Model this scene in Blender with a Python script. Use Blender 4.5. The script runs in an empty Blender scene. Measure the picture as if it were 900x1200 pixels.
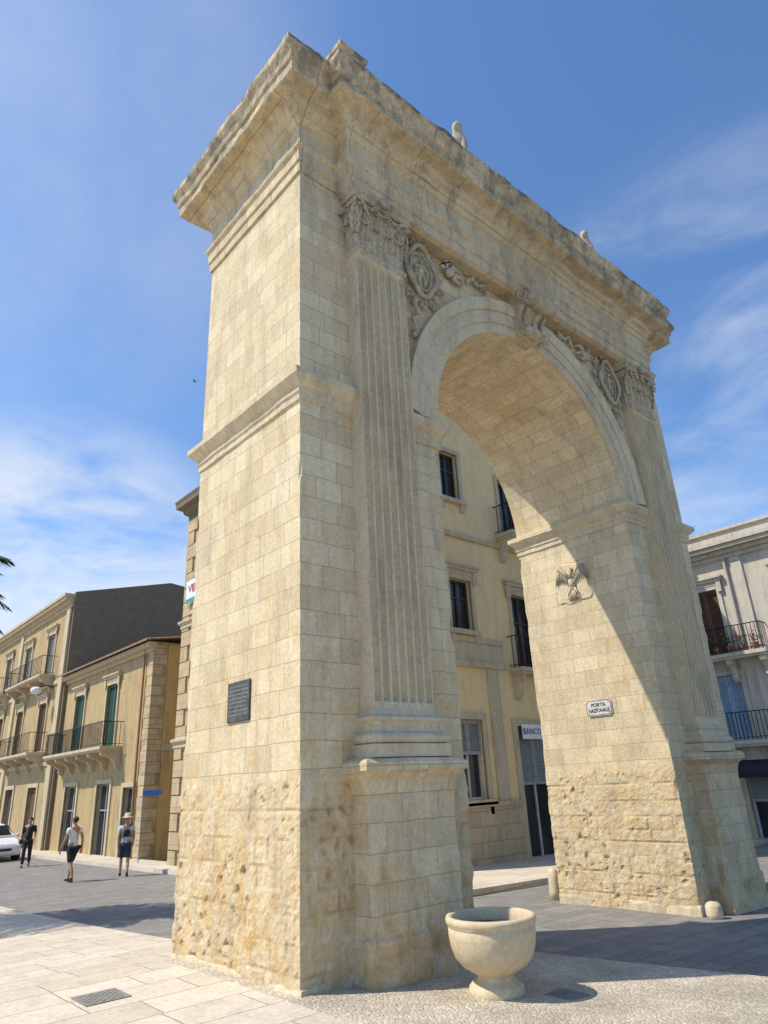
import bpy, bmesh, math, random
from mathutils import Vector, Matrix, noise
random.seed(7)
PI=math.pi
sc=bpy.context.scene; C=sc.collection
V=Vector
# ------------------------------------------------------------------ camera
fwd=V((.618,.689,.3665)).normalized(); upv=V((-.212,-.310,.929)); right=fwd.cross(upv).normalized(); upv=right.cross(fwd).normalized()
CAM=V((-3.80,-5.56,1.6))
cd=bpy.data.cameras.new('camera'); cam=bpy.data.objects.new('camera',cd); C.objects.link(cam)
M=Matrix((right,upv,-fwd)).transposed().to_4x4(); M.translation=CAM; cam.matrix_world=M
cd.sensor_fit='VERTICAL'; cd.sensor_height=24; cd.lens=16.0; cd.clip_end=3000; cd.clip_start=.05
sc.camera=cam
# ------------------------------------------------------------------ light
S=V((-1.6,1.0,2.46)).normalized()
sl=bpy.data.lights.new('sun','SUN'); sl.energy=5.0; sl.angle=math.radians(.5); sl.color=(1,.93,.80)
so=bpy.data.objects.new('sun',sl); C.objects.link(so); so.rotation_euler=S.to_track_quat('Z','Y').to_euler()
w=bpy.data.worlds.new('World'); sc.world=w; w.use_nodes=True
sc.view_settings.view_transform='Standard'
try: sc.view_settings.look='None'
except Exception: pass
sc.view_settings.exposure=0
def N(nt,t,ins=None,**kw):
    n=nt.nodes.new(t)
    for k,v in kw.items(): setattr(n,k,v)
    for k,v in (ins or {}).items():
        if isinstance(v,bpy.types.NodeSocket): nt.links.new(v,n.inputs[k])
        else: n.inputs[k].default_value=v
    return n
def col(c): return (c[0],c[1],c[2],1)
nt=w.node_tree; nt.nodes.clear()
sky=N(nt,'ShaderNodeTexSky',sky_type='NISHITA',sun_disc=False,sun_elevation=math.asin(S.z),sun_rotation=math.atan2(S.x,S.y)%(2*PI),air_density=1.0,dust_density=.5,ozone_density=2.0)
tint=N(nt,'ShaderNodeMixRGB',{'Fac':1.0,'Color1':sky.outputs[0],'Color2':(.90,1.16,1.40,1)},blend_type='MULTIPLY')
tc=N(nt,'ShaderNodeTexCoord')
def cloudmask(d,lo,hi,scale,seed,a,b,stretch,dist=.3,amp=1.0):
    dn=V(d).normalized()
    dot=N(nt,'ShaderNodeVectorMath',{0:tc.outputs['Generated'],1:tuple(dn)},operation='DOT_PRODUCT')
    m=N(nt,'ShaderNodeMapRange',{'Value':dot.outputs['Value'],'From Min':lo,'From Max':hi,'To Max':amp},interpolation_type='SMOOTHSTEP')
    mp=N(nt,'ShaderNodeMapping',{'Vector':tc.outputs['Generated'],'Scale':stretch,'Location':(seed,seed*.7,seed*.3)})
    nz=N(nt,'ShaderNodeTexNoise',{'Vector':mp.outputs[0],'Scale':scale,'Detail':7.0,'Roughness':.58,'Distortion':dist})
    r=N(nt,'ShaderNodeMapRange',{'Value':nz.outputs[0],'From Min':a,'From Max':b},interpolation_type='SMOOTHSTEP')
    return N(nt,'ShaderNodeMath',{0:m.outputs[0],1:r.outputs[0]},operation='MULTIPLY').outputs[0]
m1=cloudmask((.24,.93,.20),.945,.992,5.0,3.1,.27,.68,(1,1,2.4),.4,.82)
m2=cloudmask((.87,.25,.36),.90,.985,3.6,6.4,.38,.90,(1,1,3.2),.5,.55)
m3=cloudmask((-.02,.70,.70),.85,.99,1.8,9.7,.26,1.05,(1.3,1,1),.2,.5)
m4=cloudmask((.15,.80,.58),.90,.99,2.4,2.7,.5,1.2,(1,1,2),.2,.4)
def mx(a,b): return N(nt,'ShaderNodeMath',{0:a,1:b},operation='MAXIMUM').outputs[0]
mm=mx(mx(m1,m2),mx(m3,m4))
mix=N(nt,'ShaderNodeMixRGB',{'Fac':mm,'Color1':tint.outputs[0],'Color2':(5.9,6.1,6.4,1)})
bg=N(nt,'ShaderNodeBackground',{'Color':mix.outputs[0],'Strength':.15})
N(nt,'ShaderNodeOutputWorld',{'Surface':bg.outputs[0]})
# ------------------------------------------------------------------ materials
def newmat(name):
    m=bpy.data.materials.new(name); m.use_nodes=True; nt=m.node_tree; nt.nodes.clear()
    p=N(nt,'ShaderNodeBsdfPrincipled'); N(nt,'ShaderNodeOutputMaterial',{'Surface':p.outputs[0]})
    return m,nt,p
def simple(name,c,rough=.7,metal=0,nscale=8,namp=.25,bump=0,bscale=40,spec=.5):
    m,nt,p=newmat(name); tc=N(nt,'ShaderNodeTexCoord')
    nz=N(nt,'ShaderNodeTexNoise',{'Vector':tc.outputs['Object'],'Scale':nscale,'Detail':3.0})
    r=N(nt,'ShaderNodeMapRange',{'Value':nz.outputs[0],'From Min':.25,'From Max':.75,'To Min':1-namp,'To Max':1+namp*.4})
    mu=N(nt,'ShaderNodeMixRGB',{'Fac':1.0,'Color1':col(c),'Color2':r.outputs[0]},blend_type='MULTIPLY')
    nt.links.new(mu.outputs[0],p.inputs['Base Color']); p.inputs['Roughness'].default_value=rough; p.inputs['Metallic'].default_value=metal; p.inputs['Specular IOR Level'].default_value=spec
    if bump:
        n2=N(nt,'ShaderNodeTexNoise',{'Vector':tc.outputs['Object'],'Scale':bscale,'Detail':3.0})
        b=N(nt,'ShaderNodeBump',{'Height':n2.outputs[0],'Strength':bump,'Distance':.02}); nt.links.new(b.outputs[0],p.inputs['Normal'])
    return m
def stone(name,c1,c2,mort,bw=.6,bh=.3,ms=.006,ochre=(.60,.38,.15),of=.3,st=.35,stc=(.20,.175,.14),bump=.5,brick=True,pits=True,lich=0.0,fine=.25,bstr=.5,grad=0):
    m,nt,p=newmat(name); tc=N(nt,'ShaderNodeTexCoord'); ge=N(nt,'ShaderNodeNewGeometry'); ob=ge.outputs['Position']
    at=N(nt,'ShaderNodeAttribute',attribute_name='rough').outputs['Fac']
    if brick:
        dn=N(nt,'ShaderNodeTexNoise',{'Vector':ob,'Scale':3.0,'Detail':2.0})
        sub=N(nt,'ShaderNodeVectorMath',{0:dn.outputs['Color'],1:(.5,.5,.5)},operation='SUBTRACT')
        scl=N(nt,'ShaderNodeVectorMath',{0:sub.outputs[0],'Scale':.03},operation='SCALE')
        uv=N(nt,'ShaderNodeVectorMath',{0:tc.outputs['UV'],1:scl.outputs[0]},operation='ADD')
        br=N(nt,'ShaderNodeTexBrick',{'Vector':uv.outputs[0],'Color1':col(c1),'Color2':col(c2),'Mortar':col(mort),'Scale':1.0,'Mortar Size':ms,'Mortar Smooth':.5,'Bias':-.1,'Brick Width':bw,'Row Height':bh},offset=.43,squash=.72,squash_frequency=3)
        c=br.outputs['Color']; bf=br.outputs['Fac']
        c=N(nt,'ShaderNodeMixRGB',{'Fac':at,'Color1':c,'Color2':col([(a+b)/2 for a,b in zip(c1,c2)])}).outputs[0]
        inv=N(nt,'ShaderNodeMath',{0:1.0,1:at},operation='SUBTRACT')
        bf=N(nt,'ShaderNodeMath',{0:bf,1:inv.outputs[0]},operation='MULTIPLY').outputs[0]
    else:
        dn=N(nt,'ShaderNodeTexNoise',{'Vector':ob,'Scale':3.0,'Detail':2.0})
        c=N(nt,'ShaderNodeMixRGB',{'Fac':dn.outputs[0],'Color1':col(c1),'Color2':col(c2)}).outputs[0]; bf=None
    n1=N(nt,'ShaderNodeTexNoise',{'Vector':ob,'Scale':1.1,'Detail':5.0,'Roughness':.65})
    f1=N(nt,'ShaderNodeMapRange',{'Value':n1.outputs[0],'From Min':.42,'From Max':.7,'To Max':of})
    f1b=N(nt,'ShaderNodeMath',{0:at,1:.22,2:f1.outputs[0]},operation='MULTIPLY_ADD').outputs[0]
    if grad:
        sz0=N(nt,'ShaderNodeSeparateXYZ',{0:ob}); gz_=N(nt,'ShaderNodeMapRange',{'Value':sz0.outputs[2],'From Min':4.6,'From Max':.8,'To Max':grad})
        f1b=N(nt,'ShaderNodeMath',{0:f1b,1:gz_.outputs[0]},operation='ADD').outputs[0]
    n1c=N(nt,'ShaderNodeTexNoise',{'Vector':ob,'Scale':4.5,'Detail':4.0,'Roughness':.7})
    n1d=N(nt,'ShaderNodeMapRange',{'Value':n1c.outputs[0],'From Min':.35,'From Max':.65})
    f1c=N(nt,'ShaderNodeMath',{0:f1b,1:n1d.outputs[0]},operation='MULTIPLY',use_clamp=True)
    c=N(nt,'ShaderNodeMixRGB',{'Fac':f1c.outputs[0],'Color1':c,'Color2':col(ochre)}).outputs[0]
    mp=N(nt,'ShaderNodeMapping',{'Vector':ob,'Scale':(2.6,2.6,.6)})
    n2=N(nt,'ShaderNodeTexNoise',{'Vector':mp.outputs[0],'Scale':1.6,'Detail':6.0,'Roughness':.72})
    f2=N(nt,'ShaderNodeMapRange',{'Value':n2.outputs[0],'From Min':.47,'From Max':.74,'To Max':st})
    c=N(nt,'ShaderNodeMixRGB',{'Fac':f2.outputs[0],'Color1':c,'Color2':col(stc)}).outputs[0]
    n3=N(nt,'ShaderNodeTexNoise',{'Vector':ob,'Scale':22.0,'Detail':5.0,'Roughness':.7})
    f3=N(nt,'ShaderNodeMapRange',{'Value':n3.outputs[0],'From Min':.3,'From Max':.7,'To Min':1-fine,'To Max':1.06})
    c=N(nt,'ShaderNodeMixRGB',{'Fac':1.0,'Color1':c,'Color2':f3.outputs[0]},blend_type='MULTIPLY').outputs[0]
    cav=N(nt,'ShaderNodeAttribute',attribute_name='cav').outputs['Fac']
    c=N(nt,'ShaderNodeMixRGB',{'Fac':cav,'Color1':c,'Color2':(.30,.20,.105,1)}).outputs[0]
    if lich:
        sp=N(nt,'ShaderNodeSeparateXYZ',{0:ge.outputs['Normal']})
        l=N(nt,'ShaderNodeMapRange',{'Value':sp.outputs[2],'From Min':-.2,'From Max':.7,'To Min':.3})
        n4=N(nt,'ShaderNodeTexNoise',{'Vector':ob,'Scale':3.5,'Detail':6.0,'Roughness':.75})
        r4=N(nt,'ShaderNodeMapRange',{'Value':n4.outputs[0],'From Min':.42,'From Max':.60})
        sz=N(nt,'ShaderNodeSeparateXYZ',{0:ob}); rz=N(nt,'ShaderNodeMapRange',{'Value':sz.outputs[2],'From Min':10.1,'From Max':10.6,'To Min':.12})
        q=N(nt,'ShaderNodeMath',{0:l.outputs[0],1:r4.outputs[0]},operation='MULTIPLY'); q2=N(nt,'ShaderNodeMath',{0:q.outputs[0],1:rz.outputs[0]},operation='MULTIPLY'); q3=N(nt,'ShaderNodeMath',{0:q2.outputs[0],1:lich*2.6},operation='MULTIPLY',use_clamp=True)
        c=N(nt,'ShaderNodeMixRGB',{'Fac':q3.outputs[0],'Color1':c,'Color2':(.165,.145,.115,1)}).outputs[0]
    h=n3.outputs[0]
    if pits:
        vo=N(nt,'ShaderNodeTexVoronoi',{'Vector':ob,'Scale':26.0,'Randomness':1.0})
        pr=N(nt,'ShaderNodeMapRange',{'Value':vo.outputs['Distance'],'From Min':.03,'From Max':.22,'To Min':0,'To Max':1})
        pm=N(nt,'ShaderNodeMapRange',{'Value':n1c.outputs[0],'From Min':.54,'From Max':.68,'To Min':1,'To Max':0})
        pp=N(nt,'ShaderNodeMath',{0:pr.outputs[0],1:pm.outputs[0]},operation='MAXIMUM')
        h=N(nt,'ShaderNodeMath',{0:pp.outputs[0],1:.6,2:h},operation='MULTIPLY_ADD').outputs[0]
        c=N(nt,'ShaderNodeMixRGB',{'Fac':N(nt,'ShaderNodeMapRange',{'Value':pp.outputs[0],'To Min':.35,'To Max':0}).outputs[0],'Color1':c,'Color2':(.26,.18,.10,1)}).outputs[0]
    if bf is not None:
        h=N(nt,'ShaderNodeMath',{0:bf,1:-3.2*bstr,2:h},operation='MULTIPLY_ADD').outputs[0]
    b=N(nt,'ShaderNodeBump',{'Height':h,'Strength':bump,'Distance':.02})
    nt.links.new(b.outputs[0],p.inputs['Normal']); nt.links.new(c,p.inputs['Base Color']); p.inputs['Roughness'].default_value=.92
    p.inputs['Specular IOR Level'].default_value=.2
    return m
MT={}
MT['lime']=stone('limestone_ashlar',(.79,.655,.43),(.645,.51,.32),(.45,.35,.21),.50,.25,.0045,of=.5,st=.52,stc=(.29,.25,.19),lich=.4,grad=.34,bstr=.42,fine=.22)
MT['limeplain']=stone('limestone_carved',(.76,.64,.44),(.63,.51,.34),(.4,.3,.2),brick=False,of=.34,st=.55,stc=(.26,.225,.17),lich=.4,fine=.22)
MT['limecorn']=stone('limestone_cornice',(.72,.585,.38),(.58,.45,.28),(.33,.27,.18),.9,3.0,.007,of=.5,st=.65,lich=1.0)
MT['relief']=stone('relief_stone',(.70,.60,.43),(.50,.41,.28),(.4,.3,.2),brick=False,of=.1,st=.8,pits=False,fine=.4)
MT['slab']=stone('pavement_slabs',(.70,.61,.49),(.58,.50,.39),(.28,.24,.18),.95,.48,.008,of=.14,st=.42,stc=(.28,.25,.2),pits=False,bump=.25)
MT['road']=stone('road_basalt',(.30,.28,.255),(.225,.21,.195),(.13,.12,.11),.5,.28,.008,of=.1,ochre=(.36,.31,.23),st=.35,stc=(.13,.125,.12),pits=False,bump=.35)
MT['yel']=stone('ochre_plaster',(.84,.64,.34),(.76,.55,.27),(.4,.3,.2),brick=False,of=.15,st=.25,pits=False,bump=.12,fine=.08)
MT['yel2']=stone('orange_plaster',(.66,.42,.16),(.52,.33,.12),(.4,.3,.2),brick=False,of=.3,st=.65,pits=False,bump=.2,fine=.2)
MT['cream']=stone('cream_plaster',(.54,.40,.21),(.43,.31,.155),(.4,.3,.2),brick=False,of=.5,st=.8,stc=(.20,.165,.12),pits=False,bump=.2,fine=.2)
MT['whitep']=stone('pale_plaster',(.60,.54,.45),(.50,.45,.37),(.4,.3,.2),brick=False,of=.12,st=.6,pits=False,bump=.15,fine=.15)
MT['brownw']=stone('brown_render',(.24,.19,.13),(.16,.125,.09),(.1,.1,.1),brick=False,of=.15,st=.5,pits=False,bump=.3,fine=.3)
MT['ashB']=stone('building_ashlar',(.60,.46,.28),(.49,.37,.22),(.33,.26,.17),.8,.38,.012,of=.35,st=.5,bump=.35)
MT['trim']=stone('building_trim',(.66,.54,.36),(.54,.43,.27),(.4,.3,.2),brick=False,of=.15,st=.55,pits=False,bump=.2)
MT['plant']=stone('planter_concrete',(.70,.57,.38),(.60,.475,.30),(.4,.3,.2),brick=False,of=.3,st=.3,pits=False,fine=.2,bump=.2)
MT['soil']=simple('soil',(.09,.075,.06),.95,bump=.8)
MT['glass']=simple('dark_glass',(.025,.03,.035),.12,nscale=2,namp=.4)
MT['green']=simple('green_shutter_paint',(.03,.10,.07),.5)
MT['bluesh']=simple('blue_grey_shutter_paint',(.30,.42,.56),.5)
MT['brown']=simple('brown_shutter_paint',(.14,.065,.035),.6)
MT['greysh']=simple('grey_shutter_paint',(.33,.33,.31),.55)
MT['iron']=simple('wrought_iron',(.025,.024,.022),.5,.6)
MT['frame']=simple('white_frame_paint',(.55,.52,.45),.5)
MT['wood']=simple('dark_wood',(.05,.035,.025),.6)
MT['tile']=simple('roof_tile',(.26,.16,.09),.85,nscale=5,namp=.5,bump=.4)
MT['bronze']=simple('plaque_slate',(.085,.09,.085),.75,0,nscale=14,namp=.6)
MT['bronzel']=simple('plaque_letters',(.22,.22,.19),.7,0)
MT['marble']=simple('sign_marble',(.66,.63,.56),.5,nscale=10,namp=.25)
MT['black']=simple('black_paint',(.02,.02,.02),.5)
MT['white']=simple('white_paint',(.75,.75,.75),.35,namp=.08)
MT['red']=simple('red_paint',(.55,.03,.02),.5)
MT['blue']=simple('blue_paint',(.03,.11,.40),.45)
MT['tealp']=simple('teal_print',(.05,.3,.28),.5)
MT['rubber']=simple('tyre_rubber',(.02,.02,.02),.85)
MT['alloy']=simple('wheel_alloy',(.45,.45,.46),.3,.8)
MT['lamp']=simple('lamp_glass',(.75,.78,.8),.15)
MT['skin']=simple('skin',(.42,.24,.16),.55,namp=.08)
MT['hair']=simple('dark_hair',(.03,.02,.015),.7)
MT['hairg']=simple('grey_hair',(.25,.24,.22),.7)
MT['shirtw']=simple('white_shirt',(.72,.72,.72),.85,namp=.1)
MT['shirtb']=simple('pale_blue_shirt',(.50,.56,.62),.85,namp=.12)
MT['dark']=simple('dark_cloth',(.018,.02,.028),.9)
MT['navy']=simple('navy_cloth',(.03,.04,.08),.9)
MT['straw']=simple('straw_hat',(.6,.52,.36),.85)
MT['leaf']=simple('palm_leaf',(.022,.045,.010),.9,nscale=3,namp=.5,spec=.1)
MT['bark']=simple('palm_bark',(.16,.12,.08),.9,nscale=6,namp=.5,bump=.8)
MT['flower']=simple('red_flower',(.5,.03,.04),.6)
MT['gleaf']=simple('plant_leaf',(.05,.11,.03),.6)
MT['terra']=simple('terracotta',(.35,.15,.08),.8)
MT['cast']=simple('cast_iron',(.24,.225,.20),.8,.0,bump=.4)
MT['earth']=simple('far_ground',(.22,.2,.16),.95,nscale=.3)
MT['bird']=simple('bird_feathers',(.02,.02,.025),.7)
def pebbles():
    m,nt,p=newmat('pebble_paving'); ob=N(nt,'ShaderNodeNewGeometry').outputs['Position']
    vo=N(nt,'ShaderNodeTexVoronoi',{'Vector':ob,'Scale':24.0,'Randomness':.9})
    vc=N(nt,'ShaderNodeTexVoronoi',{'Vector':ob,'Scale':24.0,'Randomness':.9},feature='DISTANCE_TO_EDGE')
    sp=N(nt,'ShaderNodeSeparateColor',{0:vo.outputs['Color']})
    c=N(nt,'ShaderNodeMixRGB',{'Fac':sp.outputs[0],'Color1':(.72,.62,.47,1),'Color2':(.50,.425,.32,1)})
    e=N(nt,'ShaderNodeMapRange',{'Value':vc.outputs[0],'From Min':.0,'From Max':.12,'To Min':.65,'To Max':0})
    c2=N(nt,'ShaderNodeMixRGB',{'Fac':e.outputs[0],'Color1':c.outputs[0],'Color2':(.40,.34,.26,1)})
    nz=N(nt,'ShaderNodeTexNoise',{'Vector':ob,'Scale':1.4,'Detail':5.0})
    r=N(nt,'ShaderNodeMapRange',{'Value':nz.outputs[0],'From Min':.35,'From Max':.7,'To Min':1.0,'To Max':.65})
    c3=N(nt,'ShaderNodeMixRGB',{'Fac':1.0,'Color1':c2.outputs[0],'Color2':r.outputs[0]},blend_type='MULTIPLY')
    nt.links.new(c3.outputs[0],p.inputs['Base Color']); p.inputs['Roughness'].default_value=.85
    h=N(nt,'ShaderNodeMapRange',{'Value':vc.outputs[0],'From Min':.0,'From Max':.25})
    b=N(nt,'ShaderNodeBump',{'Height':h.outputs[0],'Strength':.6,'Distance':.015}); nt.links.new(b.outputs[0],p.inputs['Normal'])
    return m
MT['pebble']=pebbles()
# ------------------------------------------------------------------ helpers
WL={}
def boxuv(bm):
    uv=bm.loops.layers.uv.verify()
    for f in bm.faces:
        n=f.normal; ax=max(range(3),key=lambda i:abs(n[i]))
        for l in f.loops:
            c=l.vert.co; l[uv].uv=(c.y,c.z) if ax==0 else ((c.x,c.z) if ax==1 else (c.x,c.y))
def tag(o,label=None,cat=None,group=None,kind=None):
    if label: o['label']=label
    if cat: o['category']=cat
    if group: o['group']=group
    if kind: o['kind']=kind
    return o
def empty(name,loc,label,cat,group=None):
    o=bpy.data.objects.new(name,None); C.objects.link(o); o.location=loc; o.empty_display_size=.2; WL[o.name]=V(loc)
    return tag(o,label,cat,group)
def obj(name,bm,mat,parent=None,smooth=False,origin=None,uvdone=False,recalc=True,attrs=None):
    if recalc: bmesh.ops.recalc_face_normals(bm,faces=bm.faces[:])
    bm.normal_update()
    if not uvdone: boxuv(bm)
    o0=WL[parent.name] if parent else V(origin or (0,0,0))
    bmesh.ops.translate(bm,vec=-o0,verts=bm.verts[:])
    me=bpy.data.meshes.new(name); bm.to_mesh(me); bm.free()
    if attrs:
        for k,vals in attrs.items():
            a=me.attributes.new(k,'FLOAT','POINT'); a.data.foreach_set('value',vals)
    me.materials.append(MT[mat])
    if smooth:
        me.polygons.foreach_set('use_smooth',[True]*len(me.polygons))
    o=bpy.data.objects.new(name,me); C.objects.link(o)
    if parent: o.parent=parent
    else: o.location=o0
    WL[o.name]=o0.copy()
    return o
def NB(): return bmesh.new()
def box(bm,a,b):
    x0,y0,z0=a; x1,y1,z1=b
    v=[bm.verts.new(p) for p in ((x0,y0,z0),(x1,y0,z0),(x1,y1,z0),(x0,y1,z0),(x0,y0,z1),(x1,y0,z1),(x1,y1,z1),(x0,y1,z1))]
    for f in ((0,3,2,1),(4,5,6,7),(0,1,5,4),(1,2,6,5),(2,3,7,6),(3,0,4,7)): bm.faces.new([v[i] for i in f])
    return v
def jit3(p,a,f=2.3):
    return V(p)+noise.noise_vector(V(p)*f)*a+noise.noise_vector(V(p)*f*4.1)*a*.5
def molding(bm,x0,x1,y0,y1,prof,seg=.2,jit=0,caps=True):
    nx=max(1,int((x1-x0)/seg)); ny=max(1,int((y1-y0)/seg)); loops=[]
    for o,z in prof:
        X0,X1,Y0,Y1=x0-o,x1+o,y0-o,y1+o; pts=[]
        for i in range(nx): pts.append((X0+(X1-X0)*i/nx,Y0,z))
        for i in range(ny): pts.append((X1,Y0+(Y1-Y0)*i/ny,z))
        for i in range(nx): pts.append((X1-(X1-X0)*i/nx,Y1,z))
        for i in range(ny): pts.append((X0,Y1-(Y1-Y0)*i/ny,z))
        loops.append([bm.verts.new(jit3(p,jit) if jit else p) for p in pts])
    n=len(loops[0])
    for a,b in zip(loops,loops[1:]):
        for i in range(n): bm.faces.new((a[i],a[(i+1)%n],b[(i+1)%n],b[i]))
    if caps:
        bm.faces.new(loops[0][::-1]); bm.faces.new(loops[-1])
def tube(bm,pts,r,n=8,flat=None,caps=True):
    pts=[V(p) for p in pts]; L=len(pts); rings=[]
    ref=None
    for i,p in enumerate(pts):
        t=(pts[min(i+1,L-1)]-pts[max(i-1,0)]).normalized()
        if ref is None:
            ref=V((0,0,1)) if abs(t.z)<.9 else V((0,1,0))
        a=(ref-t*ref.dot(t)).normalized(); ref=a; b=t.cross(a)
        rr=r[i] if isinstance(r,(list,tuple)) else r
        ring=[]
        for k in range(n):
            d=(a*math.cos(2*PI*k/n)+b*math.sin(2*PI*k/n))*rr
            if flat: d=d-flat[0]*d.dot(flat[0])*(1-flat[1])
            ring.append(bm.verts.new(p+d))
        rings.append(ring)
    for A,B in zip(rings,rings[1:]):
        for k in range(n): bm.faces.new((A[k],A[(k+1)%n],B[(k+1)%n],B[k]))
    if caps: bm.faces.new(rings[0][::-1]); bm.faces.new(rings[-1])
def ell(bm,c,r,u=12,v=8,rot=None):
    m=Matrix.Translation(V(c))
    if rot is not None: m=m@rot.to_4x4()
    m=m@Matrix.Diagonal((r[0],r[1],r[2],1))
    bmesh.ops.create_uvsphere(bm,u_segments=u,v_segments=v,radius=1,matrix=m)
def lathe(bm,c,prof,n=40):
    rings=[]
    for r,z in prof:
        if r<=1e-5: rings.append([bm.verts.new((c[0],c[1],c[2]+z))])
        else: rings.append([bm.verts.new((c[0]+r*math.cos(2*PI*k/n),c[1]+r*math.sin(2*PI*k/n),c[2]+z)) for k in range(n)])
    for A,B in zip(rings,rings[1:]):
        for k in range(n):
            k2=(k+1)%n
            if len(A)==1 and len(B)==1: continue
            if len(A)==1: bm.faces.new((A[0],B[k2],B[k]))
            elif len(B)==1: bm.faces.new((A[k],A[k2],B[0]))
            else: bm.faces.new((A[k],A[k2],B[k2],B[k]))
class Fr:
    def __init__(s,O,U,Nn): s.O=V(O); s.U=V(U); s.N=V(Nn)
    def p(s,u,n,z): return s.O+s.U*u+s.N*n+V((0,0,z))
def fbox(bm,fr,u0,u1,n0,n1,z0,z1):
    P=[fr.p(u,n,z) for z in (z0,z1) for (u,n) in ((u0,n0),(u1,n0),(u1,n1),(u0,n1))]
    v=[bm.verts.new(p) for p in P]
    for f in ((0,3,2,1),(4,5,6,7),(0,1,5,4),(1,2,6,5),(2,3,7,6),(3,0,4,7)): bm.faces.new([v[i] for i in f])
def text(name,s,size,pos,xax,yax,mat,parent=None,ext=.004,sx=1.0):
    cu=bpy.data.curves.new(name,'FONT'); cu.body=s; cu.size=size; cu.extrude=ext; cu.align_x='CENTER'; cu.align_y='CENTER'; cu.resolution_u=3
    t=bpy.data.objects.new('tmp',cu); C.objects.link(t)
    bpy.context.view_layer.update()
    me=bpy.data.meshes.new_from_object(t.evaluated_get(bpy.context.evaluated_depsgraph_get()))
    bpy.data.objects.remove(t); bpy.data.curves.remove(cu)
    bm=NB(); bm.from_mesh(me); bpy.data.meshes.remove(me)
    X=V(xax);Y=V(yax);Z=X.cross(Y)
    for v in bm.verts: v.co=V(pos)+X*v.co.x*sx+Y*v.co.y+Z*v.co.z
    return obj(name,bm,mat,parent)
def g(x,y):
    q=.045*max(x,0)+.05*max(y-2,0)
    return -.75*(1-math.exp(-q/.6))
def skinbm(nodes,edges,root,sub=1):
    keys=list(nodes); idx={k:i for i,k in enumerate(keys)}
    me=bpy.data.meshes.new('tmp'); me.from_pydata([tuple(nodes[k][0]) for k in keys],[(idx[a],idx[b]) for a,b in edges],[])
    o=bpy.data.objects.new('tmp',me); C.objects.link(o)
    o.modifiers.new('s','SKIN'); 
    for i,k in enumerate(keys):
        r=nodes[k][1]; r=r if isinstance(r,tuple) else (r,r)
        me.skin_vertices[0].data[i].radius=r; me.skin_vertices[0].data[i].use_root=(k==root)
    ss=o.modifiers.new('u','SUBSURF'); ss.levels=sub; ss.render_levels=sub
    bpy.context.view_layer.update()
    m2=bpy.data.meshes.new_from_object(o.evaluated_get(bpy.context.evaluated_depsgraph_get()))
    bm=NB(); bm.from_mesh(m2); bpy.data.objects.remove(o); bpy.data.meshes.remove(m2); bpy.data.meshes.remove(me)
    return bm
# ------------------------------------------------------------------ ground
def patch(name,cor,nx,ny,dz,mat,skirt=.15):
    bm=NB(); A,B,Cc,D=[V((c[0],c[1],0)) for c in cor]; gr=[]
    for j in range(ny+1):
        row=[]
        for i in range(nx+1):
            s=i/nx;t=j/ny; p=A*(1-s)*(1-t)+B*s*(1-t)+Cc*s*t+D*(1-s)*t
            row.append(bm.verts.new((p.x,p.y,g(p.x,p.y)+dz)))
        gr.append(row)
    for j in range(ny):
        for i in range(nx): bm.faces.new((gr[j][i],gr[j][i+1],gr[j+1][i+1],gr[j+1][i]))
    per=gr[0][:]+[r[-1] for r in gr[1:]]+gr[-1][-2::-1]+[r[0] for r in gr[-2:0:-1]]
    low=[bm.verts.new((v.co.x,v.co.y,v.co.z-skirt)) for v in per]
    for i in range(len(per)):
        j=(i+1)%len(per); bm.faces.new((per[i],low[i],low[j],per[j]))
    o=obj(name,bm,mat,recalc=False); tag(o,kind='structure'); return o
bm=NB(); 
v=[bm.verts.new(p) for p in ((-900,-900,-1.0),(900,-900,-1.0),(900,900,-1.0),(-900,900,-1.0))]; bm.faces.new(v)
tag(obj('ground',bm,'earth'),kind='structure')
patch('road',[(-20,-30),(60,-30),(60,110),(-20,110)],120,160,-.09,'road')
patch('pavement',[(-19,-29),(-.15,-29),(-.15,60),(-19,60)],40,140,0,'slab')
patch('pavement_strip',[(-.15,2.25),(.75,2.25),(.75,60),(-.15,60)],4,100,0.003,'slab')
patch('pebble_pavement',[(-.15,-29),(10.5,-29),(2.25,2.25),(-.15,2.25)],30,70,0.002,'pebble')
patch('sidewalk',[(5.5,4.5),(45,4.5),(45,8.2),(5.5,8.2)],50,8,.03,'slab')
patch('street_sidewalk',[(6.5,8.2),(7.9,8.2),(7.9,90),(6.5,90)],4,90,.03,'slab')
# ------------------------------------------------------------------ the arch
W=9.1; D=2.4; CX=4.55; R=2.35; XL=2.2; XR=6.9; ZS=6.0
arch=empty('stone_arch',(0,0,0),'huge pale limestone triumphal arch with fluted pilasters, heavy cornice and carved spandrels','arch')
rb={}; RH=[-1.0]
_r=random.Random(3)
while RH[-1]<6: RH.append(RH[-1]+_r.choice((.15,.18,.21,.24)))
def blockinfo(s,z,seed):
    row=0
    while RH[row+1]<z: row+=1
    rnd=random.Random(row*77+seed); off=rnd.random()*.6
    key=(row,seed)
    if key not in rb:
        L=[-1.0]; 
        while L[-1]<12: L.append(L[-1]+rnd.choice((.18,.24,.32,.4,.5)))
        rb[key]=L
    L=rb[key]; s2=s+off-.3
    k=0
    while k<len(L)-2 and L[k+1]<s2: k+=1
    d=min(s2-L[k],L[k+1]-s2, z-RH[row], RH[row+1]-z)
    h=random.Random(row*991+k*37+seed).random()
    return h,d
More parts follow.
